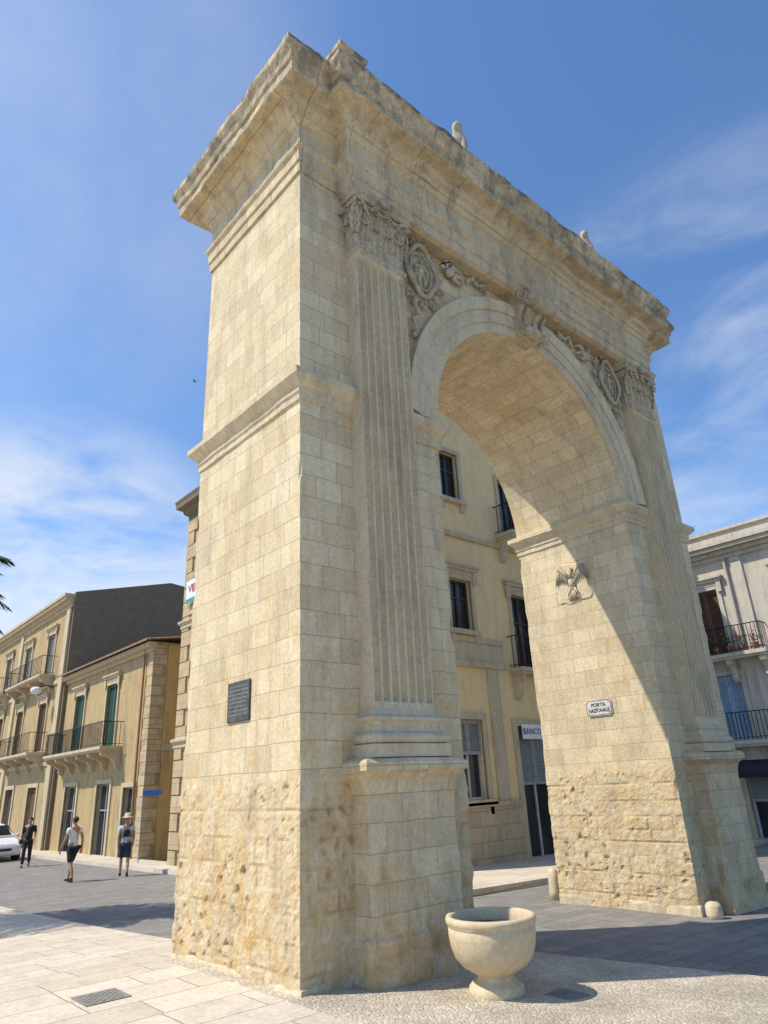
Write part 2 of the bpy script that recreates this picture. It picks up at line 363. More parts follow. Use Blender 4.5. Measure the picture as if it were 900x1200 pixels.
def pier(x0,x1,seed):
    bm=NB(); st=.032; path=[]
    def side(a,b,n):
        L=(V(b)-V(a)).length; k=max(1,int(L/st))
        for i in range(k):
            t=i/k; p=V(a).lerp(V(b),t); path.append((p,V(n)))
    side((x0,0),(x1,0),(0,-1)); side((x1,0),(x1,D),(1,0)); side((x1,D),(x0,D),(0,1)); side((x0,D),(x0,0),(-1,0))
    n=len(path); orig=[q[1].copy() for q in path]; crn=set()
    for i in range(n):
        if (orig[i-1]-orig[i]).length>.1: path[i]=(path[i][0],(orig[i-1]+orig[i])*.85); crn.add(i)
    zs=[]; z=-.95
    while z<2.1: zs.append(z); z+=.028
    while z<5.62: zs.append(z); z+=.06
    zs.append(5.62)
    rg=[];cv=[];rings=[]
    per=[0]
    for i in range(1,n): per.append(per[-1]+(path[i][0]-path[i-1][0]).length)
    for z in zs:
        ring=[]
        for i,(p,nn) in enumerate(path):
            P3=V((p.x,p.y,z))
            edge=1.70+noise.noise(V((p.x*1.3,p.y*1.3,3)))*.14
            f=min(1,max(0,(edge-z)/.14))
            h,d=blockinfo(per[i]+noise.noise(P3*4)*.015,z+noise.noise(P3*3.3+V((5,5,5)))*.012,seed)
            gro=max(0,1-d/.015)*max(0,min(1,.6+noise.noise(P3*2.2)*1.6))
            ero=noise.fractal(P3*3.4,1.0,2.1,4)
            ero2=noise.fractal(P3*15.0,.8,2.1,3)
            disp=f*(.008+h*.010-.011*gro+ .0045*ero+.0065*ero2)
            pit=max(0,noise.noise(P3*11.0+V((9,1,4)))-.26)*f*(1.0 if noise.noise(P3*1.3+V((2,7,1)))>0 else .12)
            disp-=pit*.07
            top=(1-f)*(.004*noise.noise(P3*2.0))
            if i in crn: top-=max(0,noise.noise(P3*2.6)-.12)*.09
            elif (i+1)%n in crn or (i-1)%n in crn: top-=max(0,noise.noise(P3*2.6)-.2)*.03
            o=p+nn*(disp+top)
            ring.append(bm.verts.new((o.x,o.y,z)))
            rg.append(f); cv.append(min(.65,f*(gro*.5+pit*1.9+max(0,.22-h)*.8)))
        rings.append(ring)
    for a,b in zip(rings,rings[1:]):
        for i in range(n): bm.faces.new((a[i],a[(i+1)%n],b[(i+1)%n],b[i]))
    bm.faces.new(rings[-1])
    return obj('pier',bm,'lime',arch,attrs={'rough':rg,'cav':cv},recalc=False)
pier(0,XL,1); pier(XR,W,5)
for x0,x1 in ((0,XL),(XR,W)):
    bm=NB(); zz=g(x0,0)
    molding(bm,x0,x1,0,D,[(.02,zz-.5),(.02,zz+.0),(.015,zz+.03),(-.03,zz+.06)],.05,.035)
    obj('footing',bm,'limeplain',arch)
# upper wall with arch opening
bm=NB(); uvl=bm.loops.layers.uv.verify(); ZT=10.15; ZB=5.6
nA=48; arc=[(CX-R*math.cos(PI*i/nA),ZS+R*math.sin(PI*i/nA)) for i in range(nA+1)]
def quad(pts,uvs):
    f=bm.faces.new([bm.verts.new(p) for p in pts])
    for l,u in zip(f.loops,uvs): l[uvl].uv=u
for y,fl in ((0.0,1),(D,-1)):
    def q(x0,z0,x1,z1,x2,z2,x3,z3):
        P=[(x0,y,z0),(x1,y,z1),(x2,y,z2),(x3,y,z3)]
        if fl<0: P=P[::-1]
        quad(P,[(p[0],p[2]) for p in P])
    q(0,ZB,XL,ZB,XL,ZT,0,ZT); q(XR,ZB,W,ZB,W,ZT,XR,ZT)
    for (xa,za),(xb,zb) in zip(arc,arc[1:]): q(xa,za,xb,zb,xb,ZT,xa,ZT)
for i,((xa,za),(xb,zb)) in enumerate(zip(arc,arc[1:])):
    s0=PI*R*i/nA; s1=PI*R*(i+1)/nA
    quad([(xa,0,za),(xa,D,za),(xb,D,zb),(xb,0,zb)],[(0,s0),(D,s0),(D,s1),(0,s1)])
quad([(0,D,ZB),(0,0,ZB),(0,0,ZT),(0,D,ZT)],[(D,ZB),(0,ZB),(0,ZT),(D,ZT)])
quad([(W,0,ZB),(W,D,ZB),(W,D,ZT),(W,0,ZT)],[(0,ZB),(D,ZB),(D,ZT),(0,ZT)])
for x,s in ((XL,1),(XR,-1)):
    P=[(x,0,ZB),(x,D,ZB),(x,D,ZS),(x,0,ZS)]
    if s<0: P=P[::-1]
    quad(P,[(p[1],p[2]) for p in P])
obj('wall',bm,'lime',arch,uvdone=True,recalc=False)
IP=[(.0,5.66),(.025,5.665),(.025,5.74),(.045,5.76),(.045,5.83),(.08,5.86),(.12,5.91),(.14,5.93),(.14,6.0),(.11,6.02),(0.0,6.06)]
for x0,x1 in ((0,XL),(XR,W)):
    bm=NB(); molding(bm,x0,x1,0,D,IP,.08,.012); obj('impost',bm,'limeplain',arch)
# archivolt
bm=NB(); prof=[(R,.0),(R,-.05),(R+.17,-.05),(R+.17,-.075),(R+.38,-.075),(R+.38,-.10),(R+.47,-.13),(R+.57,-.13),(R+.57,.02)]
rings=[]
for i in range(97):
    a=PI*i/96; ring=[]
    for r,y in prof:
        p=(CX-r*math.cos(a),y,ZS+.06+(r-.06)*math.sin(a)); ring.append(bm.verts.new(jit3(p,.006,3)))
    rings.append(ring)
for a,b in zip(rings,rings[1:]):
    for k in range(len(prof)-1): bm.faces.new((a[k],a[k+1],b[k+1],b[k]))
bm.faces.new(rings[0]); bm.faces.new(rings[-1])
obj('archivolt',bm,'limeplain',arch)
# pedestals, pilasters, capitals
PC=(1.16,W-1.16); HW=.42; FY=-.21; PH=.57
def leafm(bm,base,out,side,h,wd,curl):
    out=V(out);side=V(side);up=V((0,0,1)); nu,nv=7,12; G=[]
    for j in range(nv+1):
        v=j/nv
        if v<.75: z=h*v/.75*.92; o=curl*.35*(v/.75)**2
        else:
            t=(v-.75)/.25*PI*.85; z=h*.92+math.sin(t)*h*.08-max(0,t-1.2)*.05*h*2; o=curl*.35+curl*.65*(1-math.cos(t))/1.9
        wv=wd*(.55+.45*math.sin(PI*min(1,v*1.15)))*(1+.16*math.cos(v*PI*9))*(1 if v<.8 else 1-(v-.8)*2.6)
        row=[]
        for i in range(nu+1):
            u=i/nu*2-1
            rid=.022*math.cos(u*PI*2.5)*(1-v*.4)-.03*abs(u)**2
            row.append(bm.verts.new(V(base)+side*u*wv/2+up*z+out*(o+rid+.012)))
        G.append(row)
    for j in range(nv):
        for i in range(nu): bm.faces.new((G[j][i],G[j][i+1],G[j+1][i+1],G[j+1][i]))
def spiral(c,ax1,ax2,r0,turns,n=26,s=1):
    return [V(c)+V(ax1)*r0*(1-.8*i/n)*math.cos(s*turns*2*PI*i/n)+V(ax2)*r0*(1-.8*i/n)*math.sin(s*turns*2*PI*i/n) for i in range(n+1)]
for pc in PC:
    bm=NB(); gz=g(pc,-.2)
    molding(bm,pc-PH,pc+PH,-.26,.25,[(.03,-.9)]+[(.03,gz-.1+i*.07) for i in range(6)]+[(.025,gz+.36),(.005,gz+.39),(0,gz+.42)]+[(0,.5+i*.1) for i in range(11)]+[(.02,1.58),(.03,1.63),(.08,1.68),(.12,1.71),(.12,1.78),(.09,1.81),(-.02,1.84)],.05,.014)
    a=[];cc_=[]
    for v in bm.verts:
        z=v.co.z; f_=max(0,min(1,(gz+.5-z)/.2)); a.append(f_)
        pt=max(0,noise.noise(v.co*5)-.25); cc_.append(min(.6,pt*1.5*f_))
        if z<gz+.45: v.co+= noise.noise_vector(v.co*7)*.03
    obj('pedestal',bm,'lime',arch,attrs={'rough':a,'cav':cc_})
    bm=NB()
    molding(bm,pc-HW,pc+HW,FY,.2,[(.11,1.83),(.11,1.95),(.10,1.955)]+[(.06+.05*math.cos(t),2.01+.052*math.sin(t)) for t in (-1.4,-.9,-.3,.3,.9,1.4)]+[(.05,2.07),(.04,2.09),(.035,2.13),(.05,2.16)]+[(.04+.03*math.cos(t),2.195+.03*math.sin(t)) for t in (-1.3,-.5,.5,1.3)]+[(.025,2.235),(.015,2.26),(.0,2.30)],.15,.004)
    obj('pilaster_base',bm,'limeplain',arch)
    bm=NB(); ws=2*HW; nf=7; loops=[]
    def section(fl,z):
        pts=[(pc-HW,.05,z),(pc-HW,FY,z)]; pit=ws/nf
        for k in range(nf):
            c0=pc-HW+pit*(k+.5); rr=pit*.40
            for j in range(9):
                t=PI*j/8; pts.append((c0-rr*math.cos(t),FY+(rr*1.3*math.sin(t)**.8 if (fl and 0<j<8) else 0),z))
        pts+=[(pc+HW,FY,z),(pc+HW,.05,z)]
        return [bm.verts.new(V(p)+noise.noise_vector(V((pc,k*.7,p[2]*3)))*.004) for k,p in enumerate(pts)]
    zz=[2.29,2.36,2.40]+[2.40+i*(7.95-2.40)/44 for i in range(1,45)]+[7.99,8.12]
    for z in zz: loops.append(section(2.38<z<7.97,z))
    for a_,b_ in zip(loops,loops[1:]):
        for k in range(len(a_)-1): bm.faces.new((a_[k],a_[k+1],b_[k+1],b_[k]))
    obj('pilaster_shaft',bm,'limeplain',arch)
    bm=NB(); dy=FY+.27
    molding(bm,pc-HW,pc+HW,FY,.1,[(0,8.05),(.03,8.08),(.03,8.12),(0.0,8.15),(0.0,8.55),(.03,8.8),(.06,8.9)],.2,.004)
    molding(bm,pc-HW+.02,pc+HW-.02,FY+.01,.1,[(.09,8.93),(.11,8.95),(.11,9.0),(.15,9.02),(.15,9.08),(0,9.09)],.2,.004)
    for k in range(4): leafm(bm,(pc-HW+2*HW*(k+.5)/4,FY,8.13),(0,-1,0),(1,0,0),.42,.22,.12)
    for k in range(5): leafm(bm,(pc-HW+2*HW*k/4,FY-.01,8.34),(0,-1,0),(1,0,0),.46,.22,.16)
    for sg in (-1,1):
        for (hh,zb,cc,yy) in ((.42,8.13,.12,-.12),(.46,8.34,.15,-.2),(.46,8.34,.13,-.04)): leafm(bm,(pc+sg*HW,yy,zb),(sg,0,0),(0,1,0),hh,.2,cc)
        dd=V((sg*.7,-.7,0)).normalized()
        tube(bm,spiral(V((pc+sg*(HW),-.29+dy,8.82)),dd,V((0,0,1)),.105,1.7),[.028-.014*i/26 for i in range(27)],8)
        tube(bm,[(pc+sg*.15,-.28+dy,8.5),(pc+sg*.22,-.33+dy,8.7),(pc+sg*.35,-.35+dy,8.88),(pc+sg*.46,-.36+dy,8.92)],[.018,.025,.03,.026],8)
        tube(bm,spiral(V((pc+sg*.1,-.34+dy,8.85)),V((sg,0,0)),V((0,0,1)),.07,1.4),[.02-.01*i/26 for i in range(27)],8)
    ell(bm,(pc,-.41+dy,9.0),(.08,.06,.08))
    for k in range(6):
        a=k*PI/3; ell(bm,(pc+.06*math.cos(a),-.43+dy,9.0+.06*math.sin(a)),(.032,.03,.032),8,6)
    obj('capital',bm,'relief',arch,smooth=False)
# entablature + cornice
PE=[(-.05,9.06),(.03,9.10),(.03,9.26),(.055,9.27),(.055,9.44),(.09,9.47),(.10,9.51),(.02,9.53),(.02,9.93),(.05,9.95),(.09,10.03)]
PCn=[(.0,10.02),(.10,10.04),(.12,10.11),(.18,10.15),(.20,10.23),(.22,10.24),(.40,10.28),(.42,10.30),(.42,10.45),(.45,10.47),(.47,10.56),(.52,10.64),(.53,10.66),(.53,10.74),(.40,10.78),(-.3,10.86)]
BX=.62; BY=-.25
bm=NB(); molding(bm,0,W,0,D,[(a,z+.05) if a<0 else (a,z) for a,z in PE],.15,.009); obj('entablature',bm,'limecorn',arch)
bm=NB(); molding(bm,BX,W-BX,BY,D-.1,[(a*.9,z+.004) for a,z in PE],.15,.010); obj('entablature',bm,'limecorn',arch)
bm=NB(); molding(bm,0,W,0,D,PCn,.07,.026); obj('cornice',bm,'limecorn',arch)
bm=NB(); molding(bm,BX,W-BX,BY,D-.1,[(a*.97,z+.006) for a,z in PCn],.07,.030); obj('cornice',bm,'limecorn',arch)
bm=NB(); molding(bm,.3,W-.3,.1,D-.3,[(0,10.75),(0,11.05),(.05,11.08),(.05,11.15),(-.2,11.2)],.2,.015); obj('attic_course',bm,'limecorn',arch)
bm=NB(); molding(bm,.22,.62,-.66,-.34,[(0,10.78),(0,10.96),(.04,10.99),(.04,11.06),(-.05,11.08)],.1,.02); obj('corner_block',bm,'limecorn',arch)
bm=NB(); molding(bm,W-.75,W-.25,-.6,-.1,[(0,10.78),(0,10.9),(.04,10.93),(.04,10.97),(-.05,10.99)],.1,.02); obj('corner_block',bm,'limecorn',arch)
x=.9
while x<W-.9:
    L=random.uniform(.3,.75)
    if random.random()<.6:
        bm=NB(); h=random.uniform(.03,.09); y0=BY-.47+random.random()*.04
        molding(bm,x,x+L,y0,y0+.4,[(0,10.72),(0,10.78+h*.6),(-.02,10.78+h),(-.06,10.79+h)],.08,.02); obj('coping_stone',bm,'limecorn',arch)
    x+=L+.03
# keystone scroll
bm=NB(); pf=[(-.10,8.345),(-.20,8.36),(-.23,8.44),(-.22,8.54),(-.18,8.62),(-.19,8.72),(-.27,8.82),(-.36,8.90),(-.39,8.98),(-.37,9.12),(.1,9.12),(.1,8.345)]
xs=[-.36,-.29,-.28,-.22,-.21,-.09,-.08,-.03,.03,.08,.09,.21,.22,.28,.29,.36]; dpt=[0,0,.06,.06,0,0,.06,.06,.06,.06,0,0,.06,.06,0,0]
rows=[]
for x,dd in zip(xs,dpt):
    rows.append([bm.verts.new((CX+x*(.74+.3*(z-8.26)/.9),y+(dd if y<0 else 0),z)) for y,z in pf])
for a,b in zip(rows,rows[1:]):
    for k in range(len(pf)): bm.faces.new((a[k],a[(k+1)%len(pf)],b[(k+1)%len(pf)],b[k]))
bm.faces.new(rows[0]); bm.faces.new(rows[-1][::-1])
for (yc,zc,rr,hw_) in ((-.37,8.985,.15,.375),(-.22,8.44,.095,.285)):
    tube(bm,[(CX-hw_,yc,zc),(CX-hw_*.6,yc,zc),(CX-hw_*.2,yc,zc),(CX+hw_*.2,yc,zc),(CX+hw_*.6,yc,zc),(CX+hw_,yc,zc)],[rr,rr*.86,rr,rr,rr*.86,rr],20)
    for sg in (-1,1): tube(bm,spiral(V((CX+sg*(hw_+.008),yc,zc)),V((0,-1,0)),V((0,0,1)),rr*.84,1.8),[rr*.2-rr*.1*i/26 for i in range(27)],7)
obj('keystone',bm,'relief',arch)
# spandrel reliefs
def spandrel(cx,sg):
    bm=NB(); cz=8.50; Y=-.03; fl=(V((0,1,0)),.7)
    E=[(cx+(.29+.03*math.cos(4*t))*math.cos(t),Y-.08,cz+(.43+.03*math.cos(4*t))*math.sin(t)) for t in [2*PI*i/48 for i in range(49)]]
    tube(bm,E,.038,8)
    E=[(cx+.215*math.cos(t),Y-.06,cz+.33*math.sin(t)) for t in [2*PI*i/36 for i in range(37)]]
    tube(bm,E,.015,8)
    ell(bm,(cx,Y+.02,cz),(.23,.08,.345),20,12)
    ell(bm,(cx,Y-.065,cz+.02),(.06,.03,.11)); ell(bm,(cx+.01,Y-.075,cz+.17),(.035,.03,.045))
    for k in (-1,1):
        tube(bm,[(cx+k*.04,Y-.07,cz+.1),(cx+k*.12,Y-.075,cz+.03),(cx+k*.11,Y-.065,cz-.06)],[.022,.018,.014],6)
        tube(bm,[(cx+k*.03,Y-.07,cz-.07),(cx+k*.06,Y-.075,cz-.16),(cx+k*.05,Y-.06,cz-.25)],[.03,.024,.016],6)
    for k in range(16):
        t=2*PI*k/16+.2+random.uniform(-.1,.1); rr=random.uniform(.055,.09); c=V((cx+(.38+rr*.3)*math.cos(t),Y-.03,cz+(.52+rr*.3)*math.sin(t)))
        tube(bm,spiral(c,V((math.cos(t),0,math.sin(t))),V((-math.sin(t),0,math.cos(t))),rr,1.1,12,s=1 if k%2 else -1),[.028-.016*i/12 for i in range(13)],6)
    s=sg
    def P(a,b,c): return (cx+s*a,Y-c,cz+b)
    for k in (-1,0,1): ell(bm,(cx+k*.11,Y-.05,cz+.57+(.04 if k==0 else 0)),(.045,.035,.065),8,6)
    ell(bm,P(.66,.34,.05),(.08,.05,.11),12,8,Matrix.Rotation(s*.8,3,'Y')); ell(bm,P(.58,.48,.06),(.045,.045,.055))
    tube(bm,[P(.60,.42,.05),P(.50,.36,.06),P(.42,.40,.05)],[.03,.026,.02],7)
    tube(bm,[P(.72,.30,.05),P(.86,.34,.07),P(.98,.27,.04)],[.044,.037,.024],7)
    tube(bm,[P(.70,.26,.05),P(.80,.22,.06),P(.92,.24,.04)],[.04,.032,.02],7)
    for k in range(5): tube(bm,[P(.68,.42,.04),P(.76+.03*k,.52-.01*k,.05),P(.84+.05*k,.56-.04*k,.02)],[.024,.022,.008],6)
    def ribbon(pts,rr): 
        Q=[]
        for i in range(len(pts)-1):
            for j in range(5): Q.append(V(pts[i]).lerp(V(pts[i+1]),j/5))
        Q.append(V(pts[-1])); tube(bm,[jit3(p,.02,6) for p in Q],[rr*(.5+.7*abs(math.sin(i*.9))) for i in range(len(Q))],7,fl)
    ribbon([P(1.05,.38,.03),P(1.2,.50,.06),P(1.34,.42,.04),P(1.5,.53,.05)],.035)
    ribbon([(cx-s*.1,Y-.03,cz-.50),(cx-s*.2,Y-.08,cz-.66),(cx-s*.08,Y-.04,cz-.80),(cx-s*.22,Y-.08,cz-.95),(cx-s*.14,Y-.03,cz-1.10),(cx-s*.24,Y-.05,cz-1.20)],.042)
    for k in range(7):
        a=random.random(); px=cx+s*(1.0+.6*a); pz=cz+.34+.2*random.random()+.05*a
        ell(bm,(px,Y-.02,pz),(.04,.03,.024),7,5,Matrix.Rotation(random.random()*3,3,'Y'))
    for k in range(7):
        ell(bm,(cx-s*(.08+.14*random.random()),Y-.02,cz-.55-.6*random.random()),(.04,.03,.024),7,5,Matrix.Rotation(random.random()*3,3,'Y'))
    obj('spandrel_relief',bm,'relief',arch)
spandrel(2.06,1); spandrel(W-2.06,-1)
# eagle relief on the right pier's inner face
ex=XR; ey=1.26; ez=4.86; q_=.82
bm=NB(); n=18; grd=[]
for j in range(n+1):
    row=[]
    for i in range(n+1):
        yy=(i/n*2-1)*.36; zz=(j/n*2-1)*.39; e_=1+.22*noise.noise(V((yy*6,zz*6,2)))
        inner=max(abs(i/n*2-1),abs(j/n*2-1)); row.append(bm.verts.new((ex-(.02 if inner<.97 else -.01)-.006*noise.noise(V((yy*14,zz*14,5))),ey+yy*e_,ez+zz*e_)))
    grd.append(row)
for j in range(n):
    for i in range(n): bm.faces.new((grd[j][i],grd[j+1][i],grd[j+1][i+1],grd[j][i+1]))
obj('relief_backing',bm,'limeplain',arch)
bm=NB()
def Eg(dx,dy,dz): return (ex-.02-dx*q_*.9,ey+dy*q_,ez+dz*q_)
ell(bm,Eg(.03,0,-.02),(.045,.065,.15)); ell(bm,Eg(.05,-.01,.30),(.03,.034,.04)); tube(bm,[Eg(.04,.0,.10),Eg(.05,0,.2),Eg(.05,-.01,.30)],[.05,.032,.03],8); tube(bm,[Eg(.05,-.03,.31),Eg(.05,-.09,.295),Eg(.05,-.10,.265)],[.018,.013,.005],6)
ell(bm,Eg(.08,0,-.02),(.018,.05,.07))
for sg in (-1,1):
    Ed=[(.03,sg*.06,.10),(.05,sg*.17,.26),(.05,sg*.27,.36),(.03,sg*.35,.34)]
    tube(bm,[Eg(*p) for p in Ed],[.032,.032,.028,.014],7)
    for k in range(9):
        t=k/8; i0=min(2,int(t*3)); a=V(Ed[i0]).lerp(V(Ed[i0+1]),t*3-i0); L=.16+.20*t
        b=a+V((-.01,sg*(.03+.05*t),-L)); m_=(a+b)/2+V((.014,0,0))
        tube(bm,[Eg(*a),Eg(*m_),Eg(*b)],[.012,.016,.007],6)
    tube(bm,[Eg(.03,sg*.05,-.14),Eg(.045,sg*.11,-.24),Eg(.035,sg*.13,-.31)],[.026,.02,.011],6)
    for c_ in (-1,0,1): tube(bm,[Eg(.035,sg*.13,-.31),Eg(.035,sg*(.13+.04*c_),-.37)],[.011,.005],5)
for k in range(5): tube(bm,[Eg(.03,0,-.14),Eg(.035,(k-2)*.03,-.28),Eg(.02,(k-2)*.05,-.42)],[.016,.016,.008],6)
obj('eagle_relief',bm,'relief',arch,smooth=True)
# plaques and signs
pl=empty('memorial_plaque',(-.03,1.14,2.48),'dark grey-green metal plaque with engraved lines fixed to the sunlit side of the arch pier','plaque')
bm=NB(); box(bm,(-.022,1.14-.23,2.48-.21),(.01,1.14+.23,2.48+.21)); bmesh.ops.bevel(bm,geom=bm.edges[:],offset=.004,segments=2,affect='EDGES'); obj('plate',bm,'bronze',pl)
for r in range(8):
    bm=NB(); y=1.14+.19
    while y>1.14-.17:
        wd=random.uniform(.02,.06); box(bm,(-.0245,y-wd,2.63-r*.042),(-.0215,y,2.643-r*.042)); y-=wd+.014
    obj('engraved_lettering',bm,'bronzel',pl)
SY=1.12; SZ=2.62; hw=.245; hh=.13
sg_=empty('street_name_sign',(XR,SY,SZ),'small white marble sign reading PORTA NAZIONALE on the inner arch pier face','sign')
bm=NB(); c_=.03; P=[(-hw+c_,-hh),(hw-c_,-hh),(hw-c_,-hh+c_),(hw,-hh+c_),(hw,hh-c_),(hw-c_,hh-c_),(hw-c_,hh),(-hw+c_,hh),(-hw+c_,hh-c_),(-hw,hh-c_),(-hw,-hh+c_),(-hw+c_,-hh+c_)]
a=[bm.verts.new((XR-.025,SY+y,SZ+z)) for y,z in P]; b=[bm.verts.new((XR+.01,SY+y,SZ+z)) for y,z in P]
bm.faces.new(a); bm.faces.new(b[::-1])
for i in range(12): bm.faces.new((a[i],b[i],b[(i+1)%12],a[(i+1)%12]))
obj('panel',bm,'marble',sg_)
bm=NB(); t=.007; e_=.014
def seg_(y0,z0,y1,z1,k): box(bm,(XR-.028-.0003*k,SY+min(y0,y1)-t/2,SZ+min(z0,z1)-t/2),(XR-.024-.0003*k,SY+max(y0,y1)+t/2,SZ+max(z0,z1)+t/2))
Q=[(-hw+c_+e_,-hh+e_),(hw-c_-e_,-hh+e_),(hw-c_-e_,-hh+c_+e_),(hw-e_,-hh+c_+e_),(hw-e_,hh-c_-e_),(hw-c_-e_,hh-c_-e_),(hw-c_-e_,hh-e_),(-hw+c_+e_,hh-e_),(-hw+c_+e_,hh-c_-e_),(-hw+e_,hh-c_-e_),(-hw+e_,-hh+c_+e_),(-hw+c_+e_,-hh+c_+e_)]
for i in range(12): seg_(*Q[i],*Q[(i+1)%12],i%2)
obj('border',bm,'black',sg_)
text('lettering','PORTA',.088,(XR-.027,SY,SZ+.044),(0,-1,0),(0,0,1),'black',sg_)
text('lettering','NAZIONALE',.088,(XR-.027,SY,SZ-.046),(0,-1,0),(0,0,1),'black',sg_,sx=.82)
# statues
def statue(c,s,label,yaw):
    root=empty('statue',c,label,'statue')
    bm=NB(); molding(bm,c[0]-.26*s,c[0]+.26*s,c[1]-.26*s,c[1]+.26*s,[(.14,10.9),(.14,11.3),(.06,11.4),(0,11.5),(0,c[2]-.10),(.03,c[2]-.07),(.03,c[2])],.3,.01); obj('pedestal',bm,'limecorn',root)
    def T(x,y,z):
        cx,sx=math.cos(yaw),math.sin(yaw); return V((c[0]+s*(x*cx-y*sx),c[1]+s*(x*sx+y*cx),c[2]+s*z))
    n={'hip':(T(0,-.16,.16),.15*s),'bel':(T(0,-.06,.38),.14*s),'ch':(T(0,.04,.60),.16*s),'nk':(T(0,.08,.80),.10*s),'hd':(T(0,.12,.95),.115*s),'mz':(T(0,.28,.90),.06*s),
       'e1':(T(.08,.08,1.08),.03*s),'e2':(T(-.08,.08,1.08),.03*s),'tl':(T(0,-.34,.05),.04*s),'tl2':(T(.1,-.42,.05),.025*s)}
    e=[('hip','bel'),('bel','ch'),('ch','nk'),('nk','hd'),('hd','mz'),('hd','e1'),('hd','e2'),('hip','tl'),('tl','tl2')]
    for q,sg in (('l',-1),('r',1)):
        n['fs'+q]=(T(sg*.11,.13,.48),.075*s); n['fk'+q]=(T(sg*.11,.17,.24),.055*s); n['ff'+q]=(T(sg*.11,.18,.05),.05*s); n['ft'+q]=(T(sg*.11,.26,.04),.042*s)
        n['hk'+q]=(T(sg*.17,.0,.2),.09*s); n['hh'+q]=(T(sg*.17,-.12,.06),.05*s); n['hf'+q]=(T(sg*.17,.06,.04),.042*s)
        e+=[('ch','fs'+q),('fs'+q,'fk'+q),('fk'+q,'ff'+q),('ff'+q,'ft'+q),('hip','hk'+q),('hk'+q,'hh'+q),('hh'+q,'hf'+q)]
    b=skinbm(n,e,'hip',2)
    obj('figure',b,'relief',root,smooth=True)
statue((4.55,.88,13.18),1.0,'weathered seated stone animal statue standing on the middle of the arch cornice',PI*.72)
statue((8.45,.55,12.55),.85,'small stone animal statue near the right end of the arch cornice',PI*.72)
# ------------------------------------------------------------------ planter
px,py=1.25,-1.04; pz=g(px,py)
po=empty('stone_planter',(px,py,pz),'round beige stone urn planter on a pedestal foot beside the arch pier','planter')
bm=NB(); lathe(bm,(px,py,pz),[(0,0),(.225,0),(.23,.02),(.225,.06),(.20,.085),(.165,.10),(.15,.125),(.155,.145),(.20,.17),(.27,.21),(.325,.27),(.355,.35),(.368,.43),(.370,.495),(.362,.505),(.385,.525),(.388,.555),(.38,.575),(.345,.578),(.33,.565),(.325,.48)],64); obj('bowl',bm,'plant',po,smooth=True)
bm=NB(); lathe(bm,(px,py,pz),[(.34,.48),(.2,.495),(0,.50)],32); obj('soil',bm,'soil',po,smooth=True)
# ------------------------------------------------------------------ bollards, manholes
def bollard(x,y,r,h,label):
    z=g(x,y)-.1; bm=NB(); lathe(bm,(x,y,z),[(0,0),(r,0),(r*1.02,h*.3),(r*.95,h*.75),(r*.8,h*.92),(r*.45,h),(0,h*1.02)],18)
    for v in bm.verts: v.co=jit3(v.co,.014,5)
    o=obj('stone_bollard',bm,'limeplain',origin=(x,y,z),smooth=True); tag(o,label,'bollard','stone bollards beside the arch')
bollard(7.25,2.78,.10,.5,'short rounded stone bollard at the back corner of the right arch pier')
bollard(6.9,-.2,.11,.22,'low stone stub bollard at the front corner of the right arch pier')
bollard(9.25,-.75,.12,.55,'stone bollard in front of the right pier at the picture edge')
def manhole(x,y,w_,h_,label):
    z=g(x,y); o=empty('manhole_cover',(x,y,z),label,'manhole cover')
    bm=NB(); box(bm,(x-w_,y-h_,z-.01),(x+w_,y+h_,z+.008)); obj('frame',bm,'cast',o)
    bm=NB(); n=9
    for i in range(n):
        for j in range(n):
            if (i+j)%2: box(bm,(x-w_*.85+w_*1.7*i/n,y-h_*.85+h_*1.7*j/n,z+.006),(x-w_*.85+w_*1.7*(i+.85)/n,y-h_*.85+h_*1.7*(j+.85)/n,z+.011))
    obj('tread_pattern',bm,'cast',o)
manhole(-1.13,1.35,.19,.19,'square iron manhole cover in the slab pavement left of the arch')
manhole(1.62,-1.45,.14,.14,'iron drain cover in the pebbles beside the stone planter')
# ------------------------------------------------------------------ buildings
def wall_holes(bm,fr,w_,z0,z1,ops,dep=.22,depth=8):
    us=sorted({0,w_}|{o[0] for o in ops}|{o[1] for o in ops}); zs=sorted({z0,z1}|{o[2] for o in ops}|{o[3] for o in ops})
    def Q(*p): bm.faces.new([bm.verts.new(fr.p(*q)) for q in p])
    for a,b in zip(us,us[1:]):
        for c,d in zip(zs,zs[1:]):
            mu,mz=(a+b)/2,(c+d)/2
            if any(o[0]<mu<o[1] and o[2]<mz<o[3] for o in ops): continue
            Q((a,0,c),(b,0,c),(b,0,d),(a,0,d))
    for o in ops:
        a,b,c,d=o[:4]
        Q((a,0,c),(a,0,d),(a,-dep,d),(a,-dep,c)); Q((b,0,c),(b,-dep,c),(b,-dep,d),(b,0,d)); Q((a,0,d),(b,0,d),(b,-dep,d),(a,-dep,d)); Q((a,0,c),(a,-dep,c),(b,-dep,c),(b,0,c))
        Q((a,-dep-.02,c),(b,-dep-.02,c),(b,-dep-.02,d),(a,-dep-.02,d))
    Q((0,0,z0),(0,0,z1),(0,-depth,z1),(0,-depth,z0)); Q((w_,0,z0),(w_,-depth,z0),(w_,-depth,z1),(w_,0,z1))
    Q((0,-depth,z0),(0,-depth,z1),(w_,-depth,z1),(w_,-depth,z0)); Q((0,0,z1),(w_,0,z1),(w_,-depth,z1),(0,-depth,z1))
